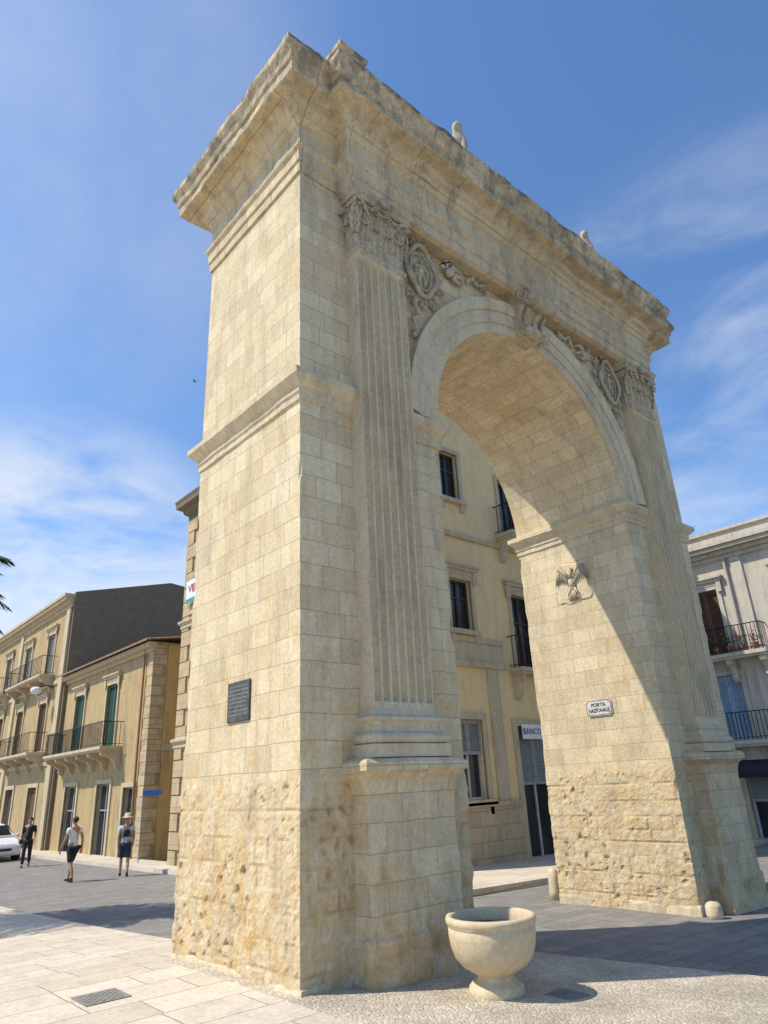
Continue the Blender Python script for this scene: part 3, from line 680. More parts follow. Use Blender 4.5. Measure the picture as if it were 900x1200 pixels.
def window(root,fr,o,kind='glass',sm='green',trim='trim',tw=.14,ped=False,sill=True,fm='frame',part='window'):
    u0,u1,z0,z1=o[:4]; bm=NB()
    fbox(bm,fr,u0-tw,u0+.0,-.03,.06,z0,z1); fbox(bm,fr,u1,u1+tw,-.03,.06,z0,z1); fbox(bm,fr,u0-tw,u1+tw,-.03,.07,z1,z1+tw)
    if ped:
        fbox(bm,fr,u0-tw-.12,u1+tw+.12,-.03,.16,z1+tw+.14,z1+tw+.24); fbox(bm,fr,u0-tw-.05,u1+tw+.05,-.03,.09,z1+tw,z1+tw+.14)
        for uu in (u0-tw-.08,u1+tw-.08): fbox(bm,fr,uu,uu+.16,.061,.13,z1-.12,z1+tw+.139)
        fbox(bm,fr,u0-tw-.18,u1+tw+.18,-.03,.22,z1+tw+.24,z1+tw+.31)
    if sill:
        fbox(bm,fr,u0-tw-.06,u1+tw+.06,-.03,.15,z0-.14,z0)
        for uu in (u0-.1,u1-.04): fbox(bm,fr,uu,uu+.14,-.02,.10,z0-.38,z0-.14)
    wn=obj(part,bm,trim,root)
    if kind in('glass','half'):
        bm=NB(); fbox(bm,fr,u0+.01,u1-.01,-.205,-.19,z0+.01,z1-.01); obj('pane',bm,'glass',wn)
        bm=NB(); um=(u0+u1)/2
        for a,b in ((u0+.005,u0+.07),(um-.035,um+.035),(u1-.07,u1-.005)): fbox(bm,fr,a,b,-.188,-.14,z0+.01,z1-.01)
        for zz in (z0+.005,z0+(z1-z0)*.62,z1-.07): fbox(bm,fr,u0+.01,u1-.01,-.187,-.142,zz,zz+.06)
        obj('sash',bm,fm,wn)
    if kind in ('shutter','half'):
        zl=z0 if kind!='half' else z0+(z1-z0)*.55; um=(u0+u1)/2
        for a,b in ((u0+.015,um-.01),(um+.01,u1-.015)):
            bm=NB()
            fbox(bm,fr,a,a+.06,-.12,-.07,zl+.01,z1-.01); fbox(bm,fr,b-.06,b,-.12,-.07,zl+.01,z1-.01)
            fbox(bm,fr,a+.06,b-.06,-.12,-.07,zl+.01,zl+.1); fbox(bm,fr,a+.06,b-.06,-.12,-.07,z1-.1,z1-.01); fbox(bm,fr,a+.06,b-.06,-.13,-.12,zl+.01,z1-.01)
            z=zl+.13
            while z<z1-.13:
                P=[fr.p(uu,nn,zz) for zz,nn in ((z,-.075),(z+.05,-.115)) for uu in (a+.06,b-.06)]
                v=[bm.verts.new(p) for p in (P[0],P[1],P[3],P[2])]; bm.faces.new(v); z+=.065
            obj('shutter',bm,sm,wn)
    if kind=='door':
        bm=NB(); fbox(bm,fr,u0+.01,u1-.01,-.2,-.15,z0,z1-.01); um=(u0+u1)/2
        for a,b in ((u0+.1,um-.06),(um+.06,u1-.1)):
            for c,d in ((z0+.15,z0+.9),(z0+1.0,z1-.5)): fbox(bm,fr,a,b,-.15,-.13,c,min(d,z1-.15))
        obj('door_leaf',bm,sm,wn)
    return wn
def balcony(root,fr,u0,u1,z,proj,nb=3,rail=1.0,sp=.13,slabm='trim'):
    bm=NB(); fbox(bm,fr,u0,u1,-.02,proj,z-.12,z); fbox(bm,fr,u0+.05,u1-.05,-.02,proj-.06,z-.2,z-.121); b=obj('balcony',bm,slabm,root)
    for k in range(nb):
        uu=u0+.2+(u1-u0-.4)*k/max(1,nb-1); bm=NB()
        pf=[(0,z-.2),(proj-.12,z-.2),(proj-.10,z-.27),(proj-.14,z-.36),(proj-.26,z-.40),(proj*.45,z-.48),(.2,z-.66),(.22,z-.78),(.14,z-.88),(0,z-.95)]
        L=[bm.verts.new(fr.p(uu-.1,n,zz)) for n,zz in pf]; R_=[bm.verts.new(fr.p(uu+.1,n,zz)) for n,zz in pf]
        bm.faces.new(L); bm.faces.new(R_[::-1])
        for i in range(len(pf)): bm.faces.new((L[i],R_[i],R_[(i+1)%len(pf)],L[(i+1)%len(pf)]))
        obj('bracket',bm,slabm,b)
    bm=NB(); r=.009
    fbox(bm,fr,u0+.03,u1-.03,proj-.06,proj-.03,z+rail-.03,z+rail); fbox(bm,fr,u0+.03,u1-.03,proj-.055,proj-.035,z+.08,z+.10)
    for uu in (u0+.03,u1-.06): fbox(bm,fr,uu,uu+.03,0,proj-.06,z+rail-.03,z+rail); fbox(bm,fr,uu+.005,uu+.025,0,proj-.06,z+.08,z+.10)
    n=int((u1-u0)/sp)
    for k in range(n+1):
        uu=u0+.05+(u1-u0-.1)*k/n; fbox(bm,fr,uu-r,uu+r,proj-.055,proj-.035,z,z+rail-.03)
    n=max(2,int(proj/sp))
    for k in range(1,n):
        for uu in (u0+.045,u1-.045): fbox(bm,fr,uu-r,uu+r,proj*k/n-r,proj*k/n+r,z,z+rail-.03)
    obj('railing',bm,'iron',b)
    return b
# --- ochre palazzo behind the arch
fr=Fr((8.5,8,0),(1,0,0),(0,-1,0))
Dn=empty('palazzo',(8.5,8,-.7),'ochre three storey palazzo seen through the arch opening with pale stone trim and iron balconies','building')
O1=[(.3,1.2,9.9,11.55),(2.3,3.15,9.9,11.55),(5.15,6.15,9.1,11.2),(.3,1.2,5.7,7.25),(2.3,3.25,5.7,7.25),(5.15,6.2,4.72,7.1),(2.1,3.2,1.05,3.15),(4.75,6.3,-.7,3.0),(.2,1.2,1.05,3.15)]
bm=NB(); wall_holes(bm,fr,9,-.9,14.2,O1,.25,3.4); obj('wall',bm,'yel',Dn)
for i in (0,1,3,4): window(Dn,fr,O1[i],'glass',ped=(i>2),trim='trim',fm='wood')
window(Dn,fr,O1[2],'glass',sill=False,trim='trim',fm='wood',part='balcony_door'); window(Dn,fr,O1[5],'glass',sill=False,ped=True,trim='trim',fm='wood',part='balcony_door')
window(Dn,fr,O1[6],'half','greysh',fm='frame',tw=.18); window(Dn,fr,O1[8],'half','greysh',fm='frame',tw=.18)
window(Dn,fr,O1[7],'half','greysh',sill=False,fm='frame',tw=.2,part='shop_door')
balcony(Dn,fr,4.75,6.55,9.08,.75,2); balcony(Dn,fr,4.75,6.6,4.7,.5,2)
for a in ((-.05,4.5,4.62,.10),(-.05,4.5,5.35,.06),(6.8,9.05,4.62,.10),(-.05,9.05,8.6,.10)):
    bm=NB(); fbox(bm,fr,a[0],a[1],-.02,a[3],a[2],a[2]+.16); obj('string_course',bm,'trim',Dn)
bm=NB(); fbox(bm,fr,-.03,4.5,-.02,.035,4.79,5.34); obj('frieze_band',bm,'trim',Dn)
for a in ((-.06,4.52),(6.52,9.06)):
    bm=NB(); fbox(bm,fr,a[0],a[1],-.02,.10,-.9,.86); fbox(bm,fr,a[0]-.02,a[1]+.02,-.02,.15,.86,.98); obj('plinth',bm,'ashB',Dn)
bm=NB(); fbox(bm,fr,3.62,4.1,-.02,.07,.985,4.61); obj('pilaster_strip',bm,'trim',Dn)
bm=NB(); fbox(bm,fr,-.4,9.4,-3.5,.4,13.7,13.9); fbox(bm,fr,-.5,9.5,-3.6,.55,13.9,14.1); obj('cornice',bm,'trim',Dn)
bs=empty('shop_sign',(13.9,7.9,2.75),'small white sign reading BANCO above the doorway of the ochre palazzo','sign')
bm=NB(); box(bm,(13.38,7.86,2.62),(14.28,7.90,3.04)); obj('panel',bm,'white',bs)
text('lettering','BANCO',.25,(13.83,7.855,2.83),(1,0,0),(0,0,1),'navy',bs)
# --- building C (sliver beside the pier)
fr=Fr((7.3,11.4,0),(0,1,0),(-1,0,0))
Cn=empty('corner_palazzo',(7.3,11.4,-.7),'tall brownish stone palazzo whose corner shows just left of the arch','building')
OC=[(4.3,5.2,8.1,10.3),(4.3,5.2,3.9,6.2),(2,3,8.1,10.3),(2,3,3.9,6.2),(4.2,5.3,-.7,2.2)]
bm=NB(); wall_holes(bm,fr,6.9,-.9,12.6,OC,.25,7); obj('wall',bm,'ashB',Cn)
for o in OC[:4]: window(Cn,fr,o,'shutter','brown',ped=True,sill=True,part='window')
window(Cn,fr,OC[4],'door','wood',sill=False,part='door')
bm=NB(); molding(bm,7.3,14.2,11.4,18.3,[(0,11.55),(.06,11.6),(.06,11.75),(.2,11.85),(.25,12.0),(.45,12.1),(.45,12.25),(.5,12.4),(0,12.65)],1.5); obj('cornice',bm,'brownw',Cn)
for z in (3.0,7.2):
    bm=NB(); molding(bm,7.3,14.2,11.4,18.3,[(0,z),(.1,z+.05),(.1,z+.15),(.18,z+.25),(.18,z+.33),(0,z+.4)],2); obj('string_course',bm,'trim',Cn)
bm=NB()
for k in range(22): fbox(bm,fr,6.9-(.75 if k%2 else .5),6.95,-.3,.07,-.7+k*.56,-.7+k*.56+.52)
obj('quoins',bm,'ashB',Cn)
bn=empty('banner',(7.12,17.15,8.5),'small white banner with red letters VEN on the wall of the corner palazzo','banner')
bm=NB(); n=14; G=[]
for i in range(n+1):
    y=16.6+1.3*i/n; x=7.10+.012*math.sin(i*1.1); G.append((bm.verts.new((x,y,8.05)),bm.verts.new((x,y,8.95))))
for a,b in zip(G,G[1:]): bm.faces.new((a[0],b[0],b[1],a[1]))
obj('cloth',bm,'white',bn,smooth=True)
text('lettering','VEN',.42,(7.08,17.25,8.6),(0,-1,0),(0,0,1),'red',bn,sx=1.15)
bm=NB(); box(bm,(7.075,16.65,8.09),(7.083,17.85,8.24)); obj('printed_stripe',bm,'tealp',bn)
# --- building B
fr=Fr((7.8,22,0),(0,1,0),(-1,0,0))
Bn=empty('yellow_house',(7.8,22,-.75),'low two storey ochre house with green shutters, long iron balcony and tiled eaves','building')
OB=[(3.6,4.9,3.6,6.3),(7.8,9.1,3.6,6.3),(3.5,5.0,-.75,2.1),(7.6,9.2,-.75,2.1),(.9,2.0,-.75,1.9)]
bm=NB(); wall_holes(bm,fr,11,-1.0,7.5,OB,.25,7); obj('wall',bm,'cream',Bn)
for o in OB[:2]: window(Bn,fr,o,'shutter','green',sill=False,ped=True,part='balcony_door')
for o in OB[2:]: window(Bn,fr,o,'glass',sill=False,fm='greysh',tw=.18,part='shop_door')
balcony(Bn,fr,2.6,10.2,3.55,.95,6)
bm=NB()
for k in range(20): fbox(bm,fr,-.04,(.55 if k%2 else .38),-(.38 if k%2 else .55),.05,-1+k*.42,-1+k*.42+.40)
obj('quoins',bm,'ashB',Bn)
bm=NB(); box(bm,(8.37,21.95,-1),(14.8,21.995,7.4)); obj('side_render',bm,'yel2',Bn)
bm=NB(); box(bm,(8.37,21.90,3.2),(14.8,21.949,3.45)); obj('string_course',bm,'trim',Bn)
bm=NB(); fbox(bm,fr,-.1,11.0,-.02,.12,7.1,7.25); fbox(bm,fr,-.2,11.0,-.02,.35,7.25,7.45); obj('cornice',bm,'trim',Bn)
bm=NB(); G=[]
for i in range(121):
    y=21.6+11.3*i/120; zz=.05*abs(math.sin(i*PI/3)); G.append((bm.verts.new((7.25,y,7.5+zz)),bm.verts.new((14.9,y,8.6+zz)),bm.verts.new((7.25,y,7.44))))
for a,b in zip(G,G[1:]): bm.faces.new((a[0],b[0],b[1],a[1])); bm.faces.new((a[2],b[2],b[0],a[0]))
bm.faces.new((G[0][2],G[0][0],G[0][1]))
obj('roof',bm,'tile',Bn)
bm=NB(); tube(bm,[(7.70,22.75,7.3),(7.70,22.75,-.7)],.05,8); obj('drainpipe',bm,'terra',Bn)
# --- building A
fr=Fr((7.6,33,0),(0,1,0),(-1,0,0))
An=empty('long_palazzo',(7.6,33,-.8),'long three storey stone palazzo receding down the street at the left with rows of balconies','building')
OA=[]
for k in range(9):
    u=2.2+k*4.4
    OA+= [(u,u+1.3,8.0,10.3),(u,u+1.3,4.0,6.5),(u-.1,u+1.4,-.8,2.2)]
bm=NB(); wall_holes(bm,fr,42,-1.0,12.0,OA,.25,9); obj('wall',bm,'cream',An)
for i,o in enumerate(OA):
    if i%3==0: window(An,fr,o,'shutter','greysh',sill=False,ped=True,part='balcony_door')
    elif i%3==1: window(An,fr,o,'shutter','brown',sill=False,ped=True,part='balcony_door')
    else: window(An,fr,o,'door','wood' if i%2 else 'brown',sill=False,tw=.2,part='door')
for k in range(5):
    u=1.6+k*8.8
    balcony(An,fr,u,min(41.5,u+6.9),7.9,.8,4,sp=.25); balcony(An,fr,u,min(41.5,u+6.9),3.9,.9,4,sp=.25)
bm=NB()
for z,p in ((11.3,.08),(11.5,.2),(11.7,.42),(11.86,.5)): fbox(bm,fr,-.1,42,-.05,p,z,z+(.158 if z>11.6 else .195))
obj('cornice',bm,'trim',An)
for z in (3.2,7.3):
    bm=NB(); fbox(bm,fr,0,42,-.02,.08,z,z+.2); obj('string_course',bm,'trim',An)
for k in range(5):
    bm=NB(); u=k*8.8; fbox(bm,fr,u,u+.6,-.02,.10,-1,11.29); obj('pilaster_strip',bm,'trim',An)
bm=NB(); P=[(7.62,-1),(16.5,-1),(16.5,13.0),(13,13.4),(7.62,12.1)]; a=[bm.verts.new((x,32.75,z)) for x,z in P]; b=[bm.verts.new((x,32.99,z)) for x,z in P]
bm.faces.new(a); bm.faces.new(b[::-1])
for i in range(5): bm.faces.new((a[i],a[(i+1)%5],b[(i+1)%5],b[i]))
obj('gable_wall',bm,'brownw',An)
wl=empty('wall_lamp',(6.9,34.6,7.0),'white glass street lamp bracketed off the facade above the yellow house','lamp')
bm=NB(); tube(bm,[(7.6,34.6,7.2),(7.2,34.6,7.3),(6.8,34.6,7.15)],.03,8); obj('arm',bm,'iron',wl)
bm=NB(); ell(bm,(6.75,34.6,7.0),(.3,.3,.2)); obj('lamp_shade',bm,'lamp',wl,smooth=True)
# --- building E
fr=Fr((21,-9,0),(0,1,0),(-1,0,0))
En=empty('pale_house',(21,-9,-.8),'pale grey plastered house with balconies and flower pots at the right edge behind the arch','building')
OE=[(13.45,14.45,5.22,7.5),(13.3,14.3,2.42,4.5),(11.9,13.9,-.8,1.5),(10.2,11.3,5.22,7.5),(10.2,11.3,2.42,4.5),(16.4,17.4,5.22,7.5),(16.4,17.4,2.42,4.5)]
bm=NB(); wall_holes(bm,fr,21,-1.0,9.0,OE,.25,9); obj('wall',bm,'whitep',En)
for i,o in enumerate(OE):
    if i==2: window(En,fr,o,'half','greysh',sill=False,fm='frame',part='shop_door')
    elif i==1: window(En,fr,o,'shutter','bluesh',sill=False,part='balcony_door',trim='whitep')
    else: window(En,fr,o,'shutter','brown',sill=False,ped=True,part='balcony_door',trim='whitep')
balcony(En,fr,12.1,14.7,5.15,.6,3,rail=.9,slabm='whitep'); balcony(En,fr,12.5,14.3,2.35,.5,2,rail=.9,slabm='whitep')
bm=NB()
for z,p,h in ((8.5,.1,.14),(8.65,.22,.14),(8.8,.42,.13),(8.94,.5,.12)): fbox(bm,fr,-.1,21.1,-.05,p,z,z+h)
obj('cornice',bm,'whitep',En)
for z in (4.65,1.75):
    bm=NB(); fbox(bm,fr,0,12.0,-.02,.06,z,z+.15); obj('string_course',bm,'whitep',En)
bm=NB(); fbox(bm,fr,0.5,20.5,-4,-1.2,9.0,9.9); fbox(bm,fr,.4,20.6,-4.1,-1.1,9.9,10.0); obj('attic',bm,'whitep',En)
bm=NB(); fbox(bm,fr,12.4,12.75,-.02,.08,-1,8.49); obj('pilaster_strip',bm,'whitep',En)
bm=NB(); tube(bm,[fr.p(12.95,.1,8.5),fr.p(12.95,.1,5.2)],.05,8); obj('drainpipe',bm,'whitep',En)
aw=NB(); v=[aw.verts.new(fr.p(*q)) for q in ((11.7,.02,1.75),(14.1,.02,1.75),(14.1,1.0,1.4),(11.7,1.0,1.4),(14.1,1.0,1.22),(11.7,1.0,1.22))]
aw.faces.new(v[:4]); aw.faces.new((v[3],v[2],v[4],v[5])); o=obj('awning',aw,'dark',origin=(20.4,4,1.3)); tag(o,'dark fabric awning over the shop front of the pale house','awning')
for k in range(5):
    u=12.45+k*.42; p=fr.p(u,.42,5.15); o=empty('flower_pot',p,'terracotta pot of red flowers standing on the upper balcony of the pale house','flower pot','flower pots on the pale house balcony')
    bm=NB(); lathe(bm,p,[(0,0),(.08,0),(.12,.22),(.13,.24),(.11,.24),(0,.22)],12); obj('pot',bm,'terra',o)
    bm=NB(); bf=NB()
    for q in range(40):
        c=p+V((random.gauss(0,.1),random.gauss(0,.12),.3+random.random()*.25)); ell(bm,c,(.04,.03,.012),5,3,Matrix.Rotation(random.random()*6,3,'X'))
    for q in range(7):
        c=p+V((random.gauss(0,.12),random.gauss(0,.13),.45+random.random()*.2)); ell(bf,c,(.03,.03,.025),6,4)
    obj('leaves',bm,'gleaf',o); obj('flowers',bf,'flower',o)
# --- direction sign on pole by house B
ds=empty('direction_sign',(7.1,20.4,-.6),'blue arrow direction sign on a thin grey pole at the corner of the yellow house','sign')
z0=g(7.1,20.4); bm=NB(); tube(bm,[(7.1,20.4,z0),(7.1,20.4,1.8)],.02,8); obj('pole',bm,'greysh',ds)
bm=NB(); P=[(0,0),(.6,0),(.72,.09),(.6,.18),(0,.18)]; dX=V((.8,-.6,0)); a=[bm.verts.new(V((7.05,20.33,1.55))+dX*x+V((0,0,z))) for x,z in P]; b=[bm.verts.new(V((7.07,20.36,1.55))+dX*x+V((0,0,z))) for x,z in P]
bm.faces.new(a); bm.faces.new(b[::-1])
for i in range(5): bm.faces.new((a[i],a[(i+1)%5],b[(i+1)%5],b[i]))
obj('arrow_panel',bm,'blue',ds)
# ------------------------------------------------------------------ people
def person(x,y,yaw,label,shirt,pants,hairm,H=1.75,longp=False,hat=False,bag=None,phase=1,sleeve=.5):
    z=g(x,y)-.0
    if x>.75: z-=.09
    root=empty('person',(x,y,z),label,'person')
    k=H/1.75; cy,sy=math.cos(yaw),math.sin(yaw)
    def T(a,b,c): return V((x+k*(a*cy-b*sy),y+k*(a*sy+b*cy),z+k*c))
    n={}; e=[]
    def add(nm,p,r,frm=None):
        n[nm]=(T(*p),(r[0]*k,r[1]*k) if isinstance(r,tuple) else r*k)
        if frm: e.append((frm,nm))
    add('pel',(0,0,.94),(.145,.105)); add('wst',(0,0,1.08),(.13,.095),'pel'); add('chs',(0,.01,1.28),(.16,.105),'wst'); add('shc',(0,0,1.42),(.12,.08),'chs')
    add('nk',(0,.01,1.51),.052,'shc'); add('jaw',(0,.035,1.575),(.055,.065),'nk'); add('hd',(0,.02,1.65),(.072,.092),'jaw'); add('tp',(0,.01,1.71),(.05,.06),'hd')
    add('nose',(0,.125,1.635),.013,'hd')
    for q,s in (('l',-1),('r',1)):
        f=phase*s
        add('ear'+q,(s*.085,.01,1.64),.014,'hd')
        add('sh'+q,(s*.185,0,1.41),.055,'shc'); add('el'+q,(s*.235,-.07*f-.02,1.14),.042,'sh'+q); add('wr'+q,(s*.225,-.17*f+.07,.90),.028,'el'+q); add('pa'+q,(s*.222,-.19*f+.09,.83),(.022,.036),'wr'+q)
        for i,(o_,L) in enumerate(((-.03,.062),(-.01,.075),(.01,.07),(.028,.055))):
            add('f%d'%i+q,(s*.222,-.19*f+.09+o_,.83-.045),.009,'pa'+q); add('g%d'%i+q,(s*.212,-.19*f+.10+o_*1.1,.83-.045-L*.7),.007,'f%d'%i+q)
        add('th'+q,(s*.205,-.19*f+.14,.81),.009,'pa'+q); add('ti'+q,(s*.2,-.19*f+.15,.775),.008,'th'+q)
        add('hp'+q,(s*.09,0,.88),.085,'pel'); add('kn'+q,(s*.095,.13*f+.04,.50),.055,'hp'+q)
        ay=.24*f-.02; az=.09 if f>0 else .14
        add('ca'+q,(s*.095,.5*(.13*f+.04)+.5*ay-.02,.33),.052,'kn'+q); add('an'+q,(s*.095,ay,az),.036,'ca'+q); add('to'+q,(s*.10,ay+.15,.035),.035,'an'+q)
    b=skinbm(n,e,'pel',1); obj('body',b,'skin',root,smooth=True)
    def sub(keys,edges,rt,grow,extra=None,mat='dark',name='clothes'):
        nn={}
        for kk in keys:
            p,r=n[kk]; r=r if isinstance(r,tuple) else (r,r); nn[kk]=(p,(r[0]+grow,r[1]+grow))
        if extra: nn.update(extra)
        b=skinbm(nn,edges,rt,1); obj(name,b,mat,root,smooth=True)
    ex={}; ed=[('pel','wst'),('wst','chs'),('chs','shc')]
    for q in 'lr':
        A=n['sh'+q][0];B=n['el'+q][0]; ex['sv'+q]=(A.lerp(B,sleeve),(.058*k,.058*k)); ed+=[('shc','sh'+q),('sh'+q,'sv'+q)]
    sub(['pel','wst','chs','shc','shl','shr'],ed,'wst',.018,ex,shirt,'shirt')
    ex={}; ed=[]
    for q in 'lr':
        if longp: ex['ca_'+q]=(n['ca'+q][0],(.07,.07)); ex['an_'+q]=(n['an'+q][0],(.06,.06)); ed+=[('kn'+q,'ca_'+q),('ca_'+q,'an_'+q)]
        ed+=[('pel','hp'+q),('hp'+q,'kn'+q)]
    sub(['pel','hpl','hpr','knl','knr'],ed,'pel',.022,ex,pants,'trousers' if longp else 'shorts')
    for q in 'lr':
        a=n['an'+q][0]; t=n['to'+q][0]; h_=a+(a-t)*.25; h_.z=t.z
        b=skinbm({'h':(h_,(.042,.042)),'m':(a.lerp(t,.5),(.045,.04)),'t':(t+(t-a)*.15,(.042,.03)),'a':(a,(.042,.042))},[('h','m'),('m','t'),('m','a')],'m',1); obj('shoe',b,'rubber',root,smooth=True)
    bm=NB(); ell(bm,T(0,-.005,1.675),(.088*k,.105*k,.085*k),14,10)
    obj('hair',bm,hairm,root,smooth=True)
    bm=NB()
    for s in (-1,1): ell(bm,T(s*.033,.103,1.645),(.012,.012,.008),6,5)
    ell(bm,T(0,.098,1.592),(.022,.01,.006),6,4)
    obj('face_features',bm,'black',root)
    if hat:
        bm=NB(); lathe(bm,T(0,0,1.69),[(.19,0),(.12,.02),(.105,.03),(.1,.11),(.06,.13),(0,.13)],20); obj('hat',bm,'straw',root,smooth=True)
    if bag=='back':
        b=skinbm({'a':(T(0,-.2,1.12),(.13,.09)),'b':(T(0,-.2,1.36),(.12,.075))},[('a','b')],'a',2); obj('backpack',b,'dark',root,smooth=True)
        for s in (-1,1):
            bm=NB(); tube(bm,[T(s*.11,-.16,1.12),T(s*.15,0,1.15),T(s*.13,.13,1.3),T(s*.12,.03,1.5),T(s*.1,-.14,1.46)],.016,6); obj('strap',bm,'dark',root)
    if bag=='side':
        c=T(.27,-.02,1.0); 
        b=skinbm({'a':(c,(.05,.11)),'b':(c+V((0,0,-.2)),(.055,.12))},[('a','b')],'a',1); obj('shoulder_bag',b,'dark',root,smooth=True)
        bm=NB(); tube(bm,[T(.27,0,1.05),T(.2,.1,1.3),T(0,.14,1.38),T(-.13,.06,1.47),T(-.08,-.12,1.4),T(.15,-.13,1.2),T(.27,-.05,1.05)],.012,6); obj('strap',bm,'dark',root)
    return root
person(3.9,17.6,math.radians(15),'person in a white shirt and black shorts walking in the middle of the street','shirtw','dark','hair',1.76,phase=1)
person(5.45,17.5,math.radians(-20),'person in a pale shirt and straw hat with a dark backpack nearest the arch','shirtb','navy','hairg',1.72,hat=True,bag='back',phase=-1)
person(4.85,25.6,math.radians(160),'person in dark clothes walking farthest left beside the white car','dark','dark','hair',1.74,longp=True,bag='side',phase=1,sleeve=.9)
# ------------------------------------------------------------------ car
def car(x,y,yaw,label):
    z=g(x,y)-.09; root=empty('parked_car',(x,y,z),label,'car'); cy,sy=math.cos(yaw),math.sin(yaw)
    def T(a,b,c): return V((x+a*cy-b*sy,y+a*sy+b*cy,z+c))
    def loft(secs,mat,name,par):
        bm=NB(); rings=[]
        for yy,pts in secs: rings.append([bm.verts.new(T(a,yy,c)) for a,c in pts])
        n=len(rings[0])
        for A,B in zip(rings,rings[1:]):
            for i in range(n): bm.faces.new((A[i],A[(i+1)%n],B[(i+1)%n],B[i]))
        bm.faces.new(rings[0]); bm.faces.new(rings[-1][::-1])
        return obj(name,bm,mat,par,smooth=False)
    def sec(w_,zb,zt,t=.06): return [(-w_+.06,zb),(w_-.06,zb),(w_,zb+.1),(w_,(zb+zt)/2),(w_-t,zt-.05),(w_-t-.1,zt),(-w_+t+.1,zt),(-w_+t,zt-.05),(-w_,(zb+zt)/2),(-w_,zb+.1)]
    loft([(2.05,sec(.62,.32,.58)),(1.98,sec(.76,.24,.68)),(1.6,sec(.84,.2,.82)),(1.0,sec(.86,.2,.92)),(0,sec(.87,.2,.95)),(-1.2,sec(.87,.2,.97)),(-1.85,sec(.84,.22,.98)),(-2.0,sec(.76,.28,.93))],'white','body',root)
    loft([(1.05,sec(.74,.90,.93,.02)),(.45,sec(.70,.90,1.36,.14)),(.1,sec(.70,.9,1.46,.16)),(-1.0,sec(.70,.9,1.47,.16)),(-1.6,sec(.68,.9,1.38,.14)),(-1.92,sec(.66,.9,1.0,.03))],'white','roof',root)
    bm=NB()
    def qd(P): bm.faces.new([bm.verts.new(T(*p)) for p in P])
    qd([(-.6,.95,1.01),(.6,.95,1.01),(.5,.46,1.40),(-.5,.46,1.40)]); obj('windscreen',bm,'glass',root)
    bm=NB(); qd([(-.58,-1.93,1.02),(.58,-1.93,1.02),(.5,-1.66,1.40),(-.5,-1.66,1.40)]); obj('rear_window',bm,'glass',root)
    for s in (-1,1):
        for a,b in (((.85,-.05),(.4,-.02)),((-.12,-1.0),(-.12,-1.0)),((-1.07,-1.7),(-1.07,-1.5))):
            bm=NB(); bm.faces.new([bm.verts.new(T(*p)) for p in ((s*.745,a[0],.98),(s*.745,a[1],.98),(s*.60,b[1],1.38),(s*.60,b[0],1.38))]); obj('side_window',bm,'glass',root)
        bm=NB(); ell(bm,T(s*.62,1.96,.6),(.15,.1,.07),10,6); obj('headlight',bm,'lamp',root,smooth=True)
        bm=NB(); ell(bm,T(s*.72,-1.93,.78),(.08,.08,.14),8,6); obj('tail_light',bm,'red',root,smooth=True)
        bm=NB(); ell(bm,T(s*.95,.75,.98),(.09,.06,.07),8,6); obj('wing_mirror',bm,'white',root,smooth=True)
        for yy in (1.28,-1.3):
            bm=NB(); t=2*PI; rings=[]
            for r,o_ in ((.2,.66),(.31,.66),(.325,.70),(.325,.86),(.31,.89),(.2,.89)):
                rings.append([bm.verts.new(T(s*o_,yy+r*math.cos(t*i/24),.325+r*math.sin(t*i/24))) for i in range(24)])
            for A,B in zip(rings,rings[1:]+rings[:1]):
                for i in range(24): bm.faces.new((A[i],A[(i+1)%24],B[(i+1)%24],B[i]))
            wh=obj('wheel',bm,'rubber',root,smooth=True)
            bm=NB(); c0=bm.verts.new(T(s*.87,yy,.325)); rr=[bm.verts.new(T(s*(.86 if i%4<2 else .82),yy+.205*math.cos(t*i/20),.325+.205*math.sin(t*i/20))) for i in range(20)]
            for i in range(20): bm.faces.new((c0,rr[i],rr[(i+1)%20]))
            obj('rim',bm,'alloy',wh)
    bm=NB(); 
    P=[T(-.35,2.07,.42),T(.35,2.07,.42),T(.35,2.06,.52),T(-.35,2.06,.52)]; bm.faces.new([bm.verts.new(p) for p in P]); obj('grille',bm,'black',root)
car(4.85,31.5,math.radians(183),'white car at the left edge of the street seen from the front')
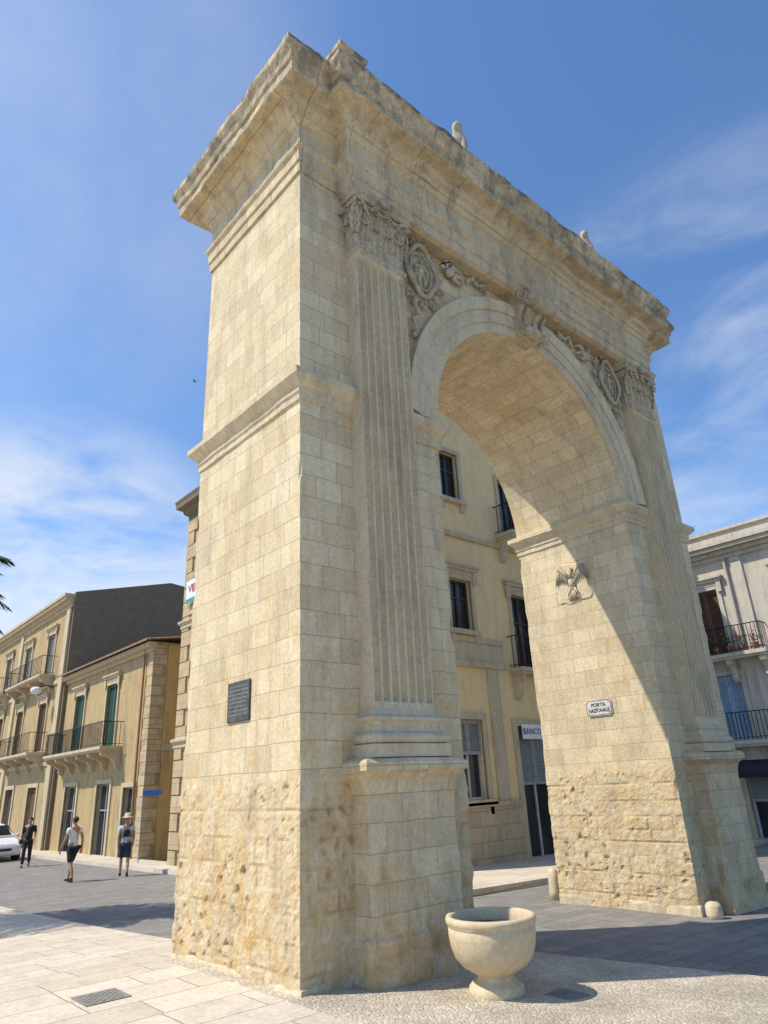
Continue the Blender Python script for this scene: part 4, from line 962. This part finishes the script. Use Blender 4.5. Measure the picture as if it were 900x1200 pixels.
# ------------------------------------------------------------------ palm
pc_=V((-2.95,11.6,6.3)); bz=g(-3.3,11.6)
pm=empty('palm_tree',(pc_.x,pc_.y,bz),'palm tree whose green frond tips enter at the left edge of the picture','palm tree')
bm=NB(); tube(bm,[(pc_.x+.1*math.sin(i*.5),pc_.y,bz+(pc_.z-bz)*i/40) for i in range(41)],[.24+.03*(i%2)-(.06*i/40)+(.1 if i<3 else 0) for i in range(41)],14); obj('trunk',bm,'bark',pm)
spec=[(math.radians(-41),math.radians(22),3.3),(math.radians(-33),math.radians(8),3.0),(math.radians(-50),math.radians(16),3.25),(math.radians(-38),math.radians(-2),3.0),(math.radians(-44),math.radians(10),3.1)]
for k in range(34):
    a=k*2.399; el=math.radians(-25+85*((k*0.618)%1)); L=2.8+random.random()*.4
    if k<5: a,el,L=spec[k]
    bm=NB(); pts=[]
    d=V((math.cos(a)*math.cos(el),math.sin(a)*math.cos(el),math.sin(el)))
    for i in range(15):
        t=i/14; pts.append(pc_+d*L*t+V((0,0,-1.4*t*t*math.cos(el))))
    tube(bm,pts,[.03-.025*i/14 for i in range(15)],5)
    for i in range(2,60):
        t=i/60; f=t*14; i0=min(13,int(f)); p=pts[i0].lerp(pts[i0+1],f-i0); tn=(pts[i0+1]-pts[i0]).normalized(); sd=tn.cross(V((0,0,1))).normalized(); l=.62*math.sin(PI*min(1,t*.85+.15))**.7+.14
        for s in (-1,1):
            tip=p+(sd*s*.75+tn*.6+V((0,0,-.35+random.uniform(-.15,.15)))).normalized()*l; md=p.lerp(tip,.45)
            wv_=(tn+V((0,0,random.uniform(-.8,.8)))).normalized()*.026
            v=[bm.verts.new(q) for q in (p,md+wv_,tip,md-wv_)]; bm.faces.new(v)
    obj('frond',bm,'leaf',pm,recalc=False)
# ------------------------------------------------------------------ birds
def bird(p,yaw,label,s=1):
    p=V(p); o=empty('flying_bird',p,label,'bird'); cy,sy=math.cos(yaw),math.sin(yaw)
    def T(a,b,c): return p+V((a*cy-b*sy,a*sy+b*cy,c))*s
    b=skinbm({'t':(T(0,-.11,0),.006*s),'b':(T(0,-.03,0),.02*s),'c':(T(0,.03,0),.024*s),'h':(T(0,.08,.005),.017*s),'k':(T(0,.105,.003),.005*s)},[('t','b'),('b','c'),('c','h'),('h','k')],'b',1); obj('body',b,'bird',o,smooth=True)
    for q in (-1,1):
        bm=NB(); bm.faces.new([bm.verts.new(T(*c)) for c in ((q*.015,.04,.01),(q*.08,.055,.03),(q*.2,-.05,.02),(q*.07,0,.02),(q*.015,-.02,.01))]); obj('wing',bm,'bird',o)
        bm=NB(); bm.faces.new([bm.verts.new(T(*c)) for c in ((0,-.1,0),(q*.035,-.19,0),(q*.008,-.14,0))]); obj('tail_feather',bm,'bird',o)
bird((5.71,15.29,15.9),.6,'tiny dark swallow flying in the blue sky left of the arch',.8)
bird((2.08,-.55,8.33),2.2,'dark swallow flying in front of the frieze above the arch opening',.55)
